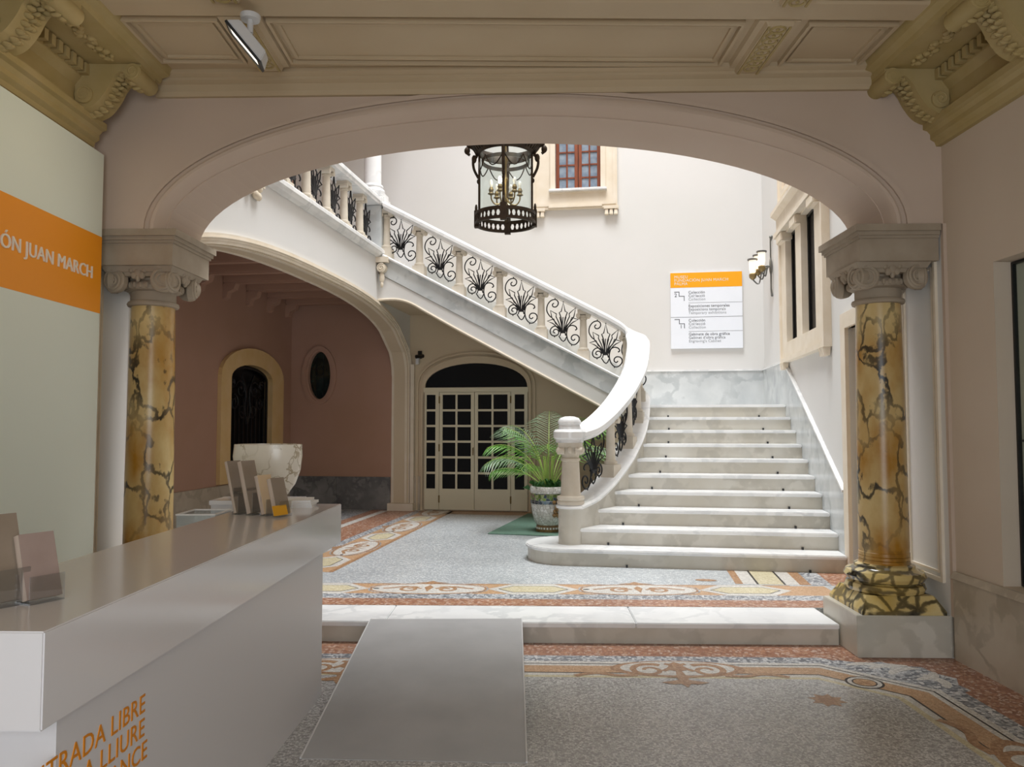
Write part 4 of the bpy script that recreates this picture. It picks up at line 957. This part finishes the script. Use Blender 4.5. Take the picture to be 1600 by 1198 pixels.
tag(link('leaflet_band', MB().box(-.052, .052, -.004, 0, 0, .055).mesh('leaflet_band'), 'card_yellow', None, FW, (-1.30 + .085, 4.36 - .10, 1.112), (-.28, 0, R(62))), 'yellow paper band at the foot of the front leaflets', 'paper band')
for i, (z, dx, rz) in enumerate(((0, 0, .1), (.015, .006, .03), (.03, -.012, .14))):
    b_ = thing('booklet', ['bottom white booklet of the pile beside the bowl', 'middle white booklet of the pile beside the bowl', 'topmost white booklet of the pile beside the bowl'][i], 'booklet', (-1.26 + dx, 4.84, 1.10 + z), rz, FW, 'booklets piled beside the bowl')
    part('pages', MB().box(-.085, .085, -.105, .105, .0015, .0125), 'paper', b_); part('cover', MB().box(-.087, .087, -.107, .107, .0125, .0145), 'paper', b_); part('back_cover', MB().box(-.087, .087, -.107, .107, 0, .0015), 'paper', b_)
tr = thing('acrylic_tray', 'clear acrylic tray standing behind the counter edge', 'tray', (-1.735, 4.50, .965))
part('tray', MB().ring([(-.11, -.10), (.11, -.10), (.11, .16), (-.11, .16)], [(-.105, -.095), (.105, -.095), (.105, .155), (-.105, .155)], 'z', .04, .13), 'acrylic', tr)
part('rim', MB().ring([(-.113, -.103), (.113, -.103), (.113, .163), (-.113, .163)], [(-.102, -.092), (.102, -.092), (.102, .152), (-.102, .152)], 'z', .13, .138), 'paper', tr)
part('tray_support', MB().box(-.12, .12, -.15, .20, -.965, .04), 'counter_body', tr)

# ================================================================== PARTITION PANEL
pn = thing('partition_panel', 'tall white partition panel with orange band along the left wall', 'panel', (-2.85, 5.44, 0))
part('board', MB().box(-.09, 0, -5.4, 0, 0, 3.53), 'panel_white', pn)
part('colour_band', MB().box(-.0005, .002, -5.4, -.0005, 2.39, 2.935), 'orange', pn)
text('FUNDACIÓN JUAN MARCH', .121, 'letter_white', pn, (.004, -.115, 2.618), (R(90), 0, R(90)), .006, 'RIGHT', 'lettering', 1.02)

# ================================================================== WALL SIGN
sg = thing('direction_sign', 'white floor directory board with orange header on the back wall', 'sign', (.65, VB, 2.805), 0, FH)
part('board', MB().box(0, 1.12, -.045, -.005, 0, 1.225), 'sign_white', sg)
part('header', MB().box(0, 1.12, -.047, -.045, .985, 1.225), 'sign_orange', sg)
RT = (R(90), 0, 0); yl = -.0465
for i, s in enumerate(('MUSEU', 'FUNDACIÓN JUAN MARCH', 'PALMA')): text(s, .066, 'letter_white', sg, (.06, -.0485, 1.135 - i * .056), RT, .0006, space=1.05)
for base, lines in ((.885, ('Colección', 'Col·lecció', 'Collection')), (.665, ('Exposiciones temporales', 'Exposicions temporals', 'Temporary exhibitions')), (.432, ('Colección', 'Col·lecció', 'Collection')), (.21, ('Gabinete de obra gráfica', "Gabinet d'obra gràfica", "Engraving's Cabinet"))):
    for i, s in enumerate(lines): text(s, .062, ('ink', 'ink_mid', 'ink_pale')[i], sg, (.28, yl, base - i * .056), RT, .0006, space=1.03)
m = MB()
for z in (.505,): m.box(0, 1.12, -.0465, -.045, z - .003, z + .003)
for z in (.735, .275): m.box(.28, 1.12, -.0465, -.045, z - .002, z + .002)
part('rule', m, 'ink_mid', sg)
for z, d, dx in ((.78, '2', .06), (.335, '1', .14)):
    m = MB()
    for x0, x1, z0, z1 in ((.06, .14, .13, .14), (.13, .14, .06, .14), (.13, .22, .06, .07), (.21, .22, -.01, .07)): m.box(x0, x1, -.0465, -.045, z + z0, z + z1)
    part('stair_symbol', m, 'ink', sg); text(d, .085, 'ink', sg, (dx, yl, z + (.055 if d == '2' else -.01)), RT, .0006)

# ================================================================== LANTERN
ln = thing('hanging_lantern', 'round bronze and glass lantern hanging in the stair well', 'lantern', (-1.385, 8.49, 0), 0, FH)
for nm_, zb, r_ in (('bottom_ring', 3.85, .335), ):
    b_ = part(nm_, MB().lathe([(r_ - .02, zb), (r_ + .012, zb), (r_ + .012, zb + .03), (r_ - .02, zb + .03), (r_ - .02, zb)], 44, caps=False).lathe([(r_ - .02, zb + .10), (r_ + .012, zb + .10), (r_ + .012, zb + .135), (r_ - .02, zb + .135), (r_ - .02, zb + .10)], 44, caps=False), 'bronze', ln)
    m = MB()
    for k in range(36):
        a = 2 * PI * k / 36; s0 = len(m.v)
        m.tapbox(0, 0, 0, .037, .019, .006, .007, .006).tapbox(0, 0, .037, .074, .007, .006, .019, .006)
        m.xf(Matrix.Rotation(a, 4, 'Z') @ Matrix.Translation((0, -r_ + .003, zb + .028)), s0)
    part('pierced_band', m, 'bronze', b_)
part('glass_cylinder', MB().lathe([(.285, 3.97), (.285, 4.72)], 44, caps=False), 'clear_glass', ln)
tr_ = part('top_ring', MB().lathe([(.285, 4.66), (.30, 4.655), (.36, 4.72), (.395, 4.76), (.395, 4.80), (.35, 4.80), (.30, 4.72), (.285, 4.66)], 44, caps=False), 'bronze', ln)
m = MB()
for k in range(48):
    a = 2 * PI * k / 48; s0 = len(m.v); m.tapbox(0, 0, 0, .10, .009, .01, .016, .01); m.xf(Matrix.Rotation(a, 4, 'Z') @ Matrix.Translation((0, -.325, 4.685)) @ Matrix.Rotation(R(38), 4, 'X'), s0)
part('gadroons', m, 'bronze', tr_)
part('inner_ring', MB().lathe([(.255, 4.56), (.275, 4.56), (.275, 4.60), (.255, 4.60), (.255, 4.56)], 40, caps=False), 'pewter', ln)
post_src = None
for k in range(4):
    a = k * PI / 2 + R(5)
    m = MB().tapbox(0, -.30, 3.96, 4.70, .014, .012, .014, .012).box(-.035, .035, -.355, -.30, 3.83, 4.02)
    m.ell((0, -.335, 4.05), (.016, .016, .05), 8, 5); m.ell((0, -.31, 4.36), (.02, .02, .03), 8, 5)
    m.tube([(0, -y, z) for y, z in smoothpath([(.31, 4.40), (.36, 4.50), (.37, 4.60), (.33, 4.66), (.37, 4.74), (.43, 4.76), (.445, 4.70), (.41, 4.67)])], .017, 6)
    m.ell((0, -.44, 4.72), (.03, .035, .045), 8, 5); m.ell((0, -.40, 4.78), (.035, .05, .03), 8, 5); m.ell((0, -.36, 4.62), (.02, .03, .05), 8, 5)
    if post_src is None: post_src = part('post', m, 'bronze', ln, (0, 0, 0), (0, 0, a))
    else: share('post', post_src, ln, (0, 0, 0), (0, 0, a))
for k in range(8):
    a0 = k * PI / 4 + R(5); m = MB()
    m.tube([(.30 * math.cos(a0 + PI / 4 * t), .30 * math.sin(a0 + PI / 4 * t), 4.60 - .14 * math.sin(PI * t)) for t in [i / 10 for i in range(11)]], .007, 5)
    part('swag', m, 'bronze', ln)
part('stem', MB().lathe([(.012, 4.05), (.03, 4.08), (.018, 4.12), (.018, 4.35), (.03, 4.38), (.014, 4.42), (.014, 4.55), (.03, 4.6), (.012, 4.65), (.012, 4.85)], 12), 'brass', ln)
for k in range(6):
    a = k * PI / 3 + .3; ca_, sa_ = math.cos(a), math.sin(a)
    ar = part('candle_arm', MB().tube([(r_ * ca_, r_ * sa_, z) for r_, z in smoothpath([(.015, 4.16), (.06, 4.10), (.12, 4.09), (.16, 4.14), (.165, 4.20)])], .009, 6), 'brass', ln)
    part('candle_cup', MB().lathe([(.012, 4.19), (.04, 4.205), (.02, 4.225), (.03, 4.25), (.018, 4.28)], 10, (.165 * ca_, .165 * sa_, 0)), 'brass', ar)
    part('bulb', MB().ell((.165 * ca_, .165 * sa_, 4.325), (.02, .02, .045), 8, 6), 'bulb' if k == 4 else 'bulb_dim', ar)
for k in range(4):
    a = k * PI / 2 + R(5); part('crown_bar', MB().tube([(.36 * math.cos(a), .36 * math.sin(a), 4.79), (.22 * math.cos(a), .22 * math.sin(a), 5.05), (.03 * math.cos(a), .03 * math.sin(a), 5.2)], .012, 6), 'bronze', ln)
part('chain', MB().tube([(0, 0, 5.15), (0, 0, 13.0)], .012, 6), 'bronze', ln)

# ================================================================== SCONCE
sc = thing('wall_sconce', 'wrought iron wall sconce with glass shades beside the stone window', 'wall lamp', (UR, 11.74, 0), 0, FH)
part('back_bar', MB().tube([(-.02, 0, 3.50), (-.03, 0, 3.6), (-.03, 0, 4.30), (-.02, 0, 4.37)], [.016, .012, .012, .02], 8).ell((-.03, 0, 3.93), (.025, .03, .14), 8, 6).ell((-.02, 0, 4.37), (.028, .028, .028), 8, 6).ell((-.02, 0, 3.50), (.018, .018, .02), 8, 6), 'pewter', sc)
for du, dv, dz in ((-.17, -.07, 0), (-.20, .10, -.02), (-.29, 0.0, -.10)):
    ar = part('lamp_arm', MB().tube(smoothpath([(-.03, 0, 3.95), (du * .5, dv * .5, 3.90), (du * .7, dv * .8, 3.78 + dz), (du, dv, 3.84 + dz)], 5), .011, 6), 'pewter', sc)
    part('cup', MB().lathe([(.02, 3.84), (.05, 3.87), (.055, 3.92), (.02, 3.94)], 12, (du, dv, dz)), 'brass', ar)
    part('glass_shade', MB().lathe([(.042, 3.95), (.052, 4.0), (.054, 4.13)], 16, (du, dv, dz), caps=False), 'shade_glass', ar)
    part('shade_ring', MB().lathe([(.056, 4.125), (.075, 4.13), (.075, 4.15), (.056, 4.15), (.056, 4.125)], 16, (du, dv, dz), caps=False), 'pewter', ar)

# ================================================================== CEILING FLOODLIGHT(S)
def flood(label, loc, aim, rz, power):
    f = thing('ceiling_floodlight', label, 'ceiling lamp', loc, rz, FW, 'white ceiling floodlights')
    part('mount', MB().lathe([(.055, -.03), (.06, -.01), (.06, 0)], 20), 'white_metal', f); part('stem', MB().lathe([(.018, -.11), (.018, -.02)], 12), 'white_metal', f)
    h = part('lamp_head', MB().tapbox(0, 0, -.03, .035, .145, .10, .11, .075), 'white_metal', f, (0, 0, -.17), aim, .006)
    part('lamp_glass', MB().box(-.125, .125, -.083, .083, -.036, -.031), 'lamp_face', h)
    part('lamp_bezel', MB().ring([(-.145, -.10), (.145, -.10), (.145, .10), (-.145, .10)], [(-.125, -.083), (.125, -.083), (.125, .083), (-.125, .083)], 'z', -.045, -.03), 'black_plastic', h)
    d = bpy.data.lights.new('floodlight_beam', 'SPOT'); d.energy = power; d.color = (1.0, .80, .52); d.spot_size = R(130); d.spot_blend = 1.0; d.shadow_soft_size = .1
    l = bpy.data.objects.new('floodlight_beam', d); COL.objects.link(l); l.parent = h; l.location = (0, 0, -.06)
    return f
flood('white tilted ceiling floodlight above the reception counter', (-1.52, 4.53, 4.07), (R(12), R(48), R(0)), R(20), 18)

# ================================================================== SECURITY CAMERA
sv = thing('security_camera', 'small black and white camera on the wall left of the french door', 'camera', (-3.52, VB - .012, 2.70), 0, FH)
part('bracket', MB().tube([(0, 0, .06), (0, -.06, .10), (.02, -.10, .06)], .018, 6).box(-.035, .035, -.02, 0, 0, .13), 'black_plastic', sv)
part('body', MB().tube([(.07, -.06, .04), (-.02, -.18, .02)], .032, 10), 'black_plastic', sv)
part('shield', MB().box(-.05, .0, -.10, -.02, -.10, .02), 'white_metal', sv)

# ================================================================== RAMP, MAT
rp = thing('access_ramp', 'grey access ramp leading up the threshold step', 'ramp')
vs = [(-.972, 3.80, .004), (.117, 3.74, .004), (.145, 5.80, .163), (-.978, 5.80, .163)]
m = MB().add(vs + [(p[0], p[1], max(p[2] - .006, 0.0005)) for p in vs], [(0, 1, 2, 3), (7, 6, 5, 4), (0, 4, 5, 1), (1, 5, 6, 2), (2, 6, 7, 3), (3, 7, 4, 0)])
part('deck', m, 'ramp_grey', rp)
part('side_rail', MB().tube([(.117, 3.74, .006), (.145, 5.80, .165)], .005, 6), 'white_metal', rp); part('side_rail', MB().tube([(-.972, 3.80, .006), (-.978, 5.80, .165)], .005, 6), 'white_metal', rp)
part('support', MB().prism([(4.2, .001), (5.60, .001), (5.60, .130)], 'x', -.94, .11), 'ramp_grey', rp)
gm = thing('green_mat', 'flat green doormat under the potted palm', 'mat', (0, 0, ZU + .003), 0, FH)
part('pile', MB().prism([(-1.87, 10.02), (-.75, 9.90), (-.35, 12.3), (-1.64, 12.3)], 'z', 0, .009), 'mat_green', gm)

# ================================================================== POTTED PALM
pp = thing('potted_palm', 'areca palm in a broken-tile mosaic pot behind the stair newel', 'plant', (-1.10, 10.36, ZU + .012), 0, FH)
part('pot_foot', MB().lathe([(.165, 0), (.17, .02), (.165, .085), (.16, .09)], 32), 'pot_brown', pp)
m = MB()
for k in range(26):
    a = 2 * PI * k / 26; s0 = len(m.v); m.box(-.012, .012, -.006, .006, -.012, .012); m.xf(Matrix.Rotation(a, 4, 'Z') @ Matrix.Translation((0, -.169, .05)), s0)
part('foot_tiles', m, 'paper', pp)
part('pot_body', MB().lathe([(.16, .09), (.19, .12), (.225, .25), (.238, .36), (.238, .375)], 36), 'pot_white', pp)
part('pot_slate_band', MB().lathe([(.238, .373), (.244, .38), (.244, .415), (.24, .42)], 36), 'pot_slate', pp)
part('pot_green_band', MB().lathe([(.238, .418), (.242, .43), (.242, .50), (.236, .51)], 36), 'pot_multi', pp)
part('pot_rim', MB().lathe([(.236, .508), (.252, .52), (.256, .57), (.245, .60), (.22, .60), (.215, .55), (.0, .55)], 36, caps=False), 'pot_white', pp)
m = MB(); rr = random.Random(9)
for k in range(14): m.ell((.245 * math.cos(-1.0 + rr.uniform(-.22, .22)), .245 * math.sin(-1.0 + rr.uniform(-.22, .22)), .20 + .3 * rr.random()), (.03, .03, .03), 6, 4)
part('pot_relief', m, 'pot_brown', pp)
part('soil', MB().lathe([(.214, .54), (.1, .565), (.0, .57)], 24, caps=False), 'soil', pp)
m = MB()
for k in range(90):
    a = rr.uniform(0, 2 * PI); r_ = rr.uniform(.02, .22); hx, hy = r_ * math.cos(a), r_ * math.sin(a); d = rr.uniform(0, 2 * PI); L = rr.uniform(.08, .15); z = .56 + rr.uniform(0, .10)
    ux, uy = math.cos(d), math.sin(d); wv = .025
    m.add([(hx, hy, z - .04), (hx + ux * L * .5 - uy * wv, hy + uy * L * .5 + ux * wv, z + .05), (hx + ux * L, hy + uy * L, z + .01), (hx + ux * L * .5 + uy * wv, hy + uy * L * .5 - ux * wv, z + .05)], [(0, 1, 2), (0, 2, 3)])
o = part('underplanting', m, 'leaf_dark', pp); o['kind'] = 'stuff'
def frond(az, lean, L, curl, seed, mat, parent, base=.56, twist=0):
    rq = random.Random(seed); pts = []; n = 16
    p = Vector((.05 * math.cos(az), .05 * math.sin(az), base)); el = R(90) - lean
    for i in range(n + 1):
        pts.append(p.copy()); p = p + Vector((math.cos(az) * math.cos(el), math.sin(az) * math.cos(el), math.sin(el))) * (L / n); el -= curl / n * (0.4 + 1.5 * i / n)
    st_ = MB().tube(pts, [.011 * (1 - .8 * i / n) for i in range(n + 1)], 5)
    f_ = part('frond', st_, 'stem_green', parent)
    lm = MB(); side = Vector((-math.sin(az), math.cos(az), 0))
    for i in range(20):
        t = .36 + .64 * i / 20; k = min(int(t * n), n - 1); q = pts[k].lerp(pts[k + 1], t * n - k); tg = (pts[k + 1] - pts[k]).normalized(); upv = side.cross(tg)
        ll = (.30 * math.sin(PI * (.18 + .78 * (t - .36) / .64)) + .05) * L / .9
        for s in (-1, 1):
            d = (side * s * .72 + tg * .62 + upv * .22 * s * s).normalized(); wv = tg * .0050
            a = q; b = q + d * ll * .5 + Vector((0, 0, -.01 * ll)); c = q + d * ll + Vector((0, 0, -.30 * ll + rq.uniform(-.02, .02)))
            lm.add([a - wv * .5, a + wv * .5, b + wv, b - wv, c], [(0, 1, 2, 3), (3, 2, 4)])
    lo = part('leaflets', lm, mat, f_)
    return f_
fs_ = [(182, 22, .95, 95, 'leaf'), (205, 38, .90, 95, 'leaf_pale'), (160, 36, .92, 100, 'leaf'), (225, 14, 1.02, 75, 'leaf_pale'), (275, 20, 1.0, 100, 'leaf'), (140, 14, 1.1, 80, 'leaf_pale'), (60, 20, .98, 90, 'leaf'), (20, 32, .95, 95, 'leaf'),
       (335, 26, .98, 92, 'leaf_pale'), (95, 8, 1.12, 60, 'leaf_pale'), (250, 40, .78, 90, 'leaf'), (0, 14, 1.05, 80, 'leaf'), (190, 52, .72, 75, 'leaf'), (310, 10, 1.1, 70, 'leaf'), (170, 8, .9, 70, 'leaf')]
for i, (az, le, L, cu, mt) in enumerate(fs_): frond(R(az), R(le * .85), L * 1.16, R(cu), i, mt, pp)
for i in range(7):
    a = i * 2.4; part('cane', MB().tube([(.06 * math.cos(a), .06 * math.sin(a), .54), (.05 * math.cos(a), .05 * math.sin(a), .8), (.07 * math.cos(a), .07 * math.sin(a), 1.0)], [.016, .014, .01], 6), 'stem_green', pp)

# ================================================================== SHOW CASE in the right wall
sh = thing('display_case', 'glazed display recess with black frame in the right wall', 'display case', (XR, 4.8, 0))
part('back_panel', MB().box(.27, .298, -1.88, -.002, .61, 2.63), 'case_back' if 'case_back' in M else 'panel_white', sh)
m_, nt, b = newmat('case_back'); co = coords(nt); sp = N(nt, 'ShaderNodeSeparateXYZ'); nt.links.new(co, sp.inputs[0])
mr = N(nt, 'ShaderNodeMapRange'); mr.inputs['From Min'].default_value = .6; mr.inputs['From Max'].default_value = 2.6; nt.links.new(sp.outputs['Z'], mr.inputs[0])
rp_ = ramp(nt, [(0, lin('a0a08c')), (.45, lin('b8a868')), (.62, lin('c09a50')), (.8, lin('9a9a78')), (1, lin('7e8c8a'))]); nt.links.new(mr.outputs[0], rp_.inputs[0]); nt.links.new(rp_.outputs[0], b.inputs['Base Color'])  # panel colour runs from grey below through ochre to teal grey above
sh.children[0].data.materials[0] = m_; sh.children[0]['label'] = 'back panel fading from teal to ochre'
fr_ = part('frame', MB().ring([(-1.88, .605), (-.005, .605), (-.005, 2.635), (-1.88, 2.635)], [(-1.865, .62), (-.02, .62), (-.02, 2.62), (-1.865, 2.62)], 'x', .11, .135), 'black_plastic', sh)
part('pane', MB().box(.12, .126, -1.865, -.02, .62, 2.62), 'clear_glass', sh)
for z in (1.50, 1.12): part('shelf', MB().box(.13, .27, -1.86, -.02, z, z + .014), 'black_plastic', sh)
cd = thing('pattern_card', 'white card printed with a dark letter grid on the showcase shelf', 'card', (XR + .17, 4.70, 1.134))
part('card', MB().box(0, .004, -.24, 0, 0, .20), 'sign_white', cd)
m = MB()
for i in range(7):
    for j in range(6): m.box(-.001, .0, -.025 - i * .032, -.008 - i * .032, .018 + j * .03, .036 + j * .03)
part('printed_grid', m, 'ink', cd)
bg = thing('paper_bag', 'white paper bag with red print low in the showcase', 'bag', (XR + .16, 4.68, .622))
part('bag', MB().tapbox(.04, -.13, 0, .24, .04, .13, .02, .13), 'sign_white', bg)
m_, nt, b = newmat('print_red'); b.inputs['Base Color'].default_value = lin('8a2a2e'); M['print_red'] = m_
text('Ki', .11, 'print_red', bg, (-.003, -.05, .09), (R(90), 0, -R(90)), .001, 'LEFT')

# small spot lamp tucked beside the upper stone panel
sl = thing('window_spotlight', 'small dark spot lamp on the upper panel of the stone window', 'spot lamp', (UR - .10, 9.75, 4.56), 0, FH)
part('arm', MB().tube([(.04, 0, .2), (-.04, 0, .14)], .014, 6), 'black_plastic', sl); part('head', MB().tube([(-.04, 0, .16), (-.09, -.03, .03)], [.03, .045], 10), 'black_plastic', sl); part('foot', MB().box(-.03, .03, -.04, .04, -.06, -.03).tube([(-.0, 0, -.03), (-.05, 0, .08)], .012, 6), 'black_plastic', sl)
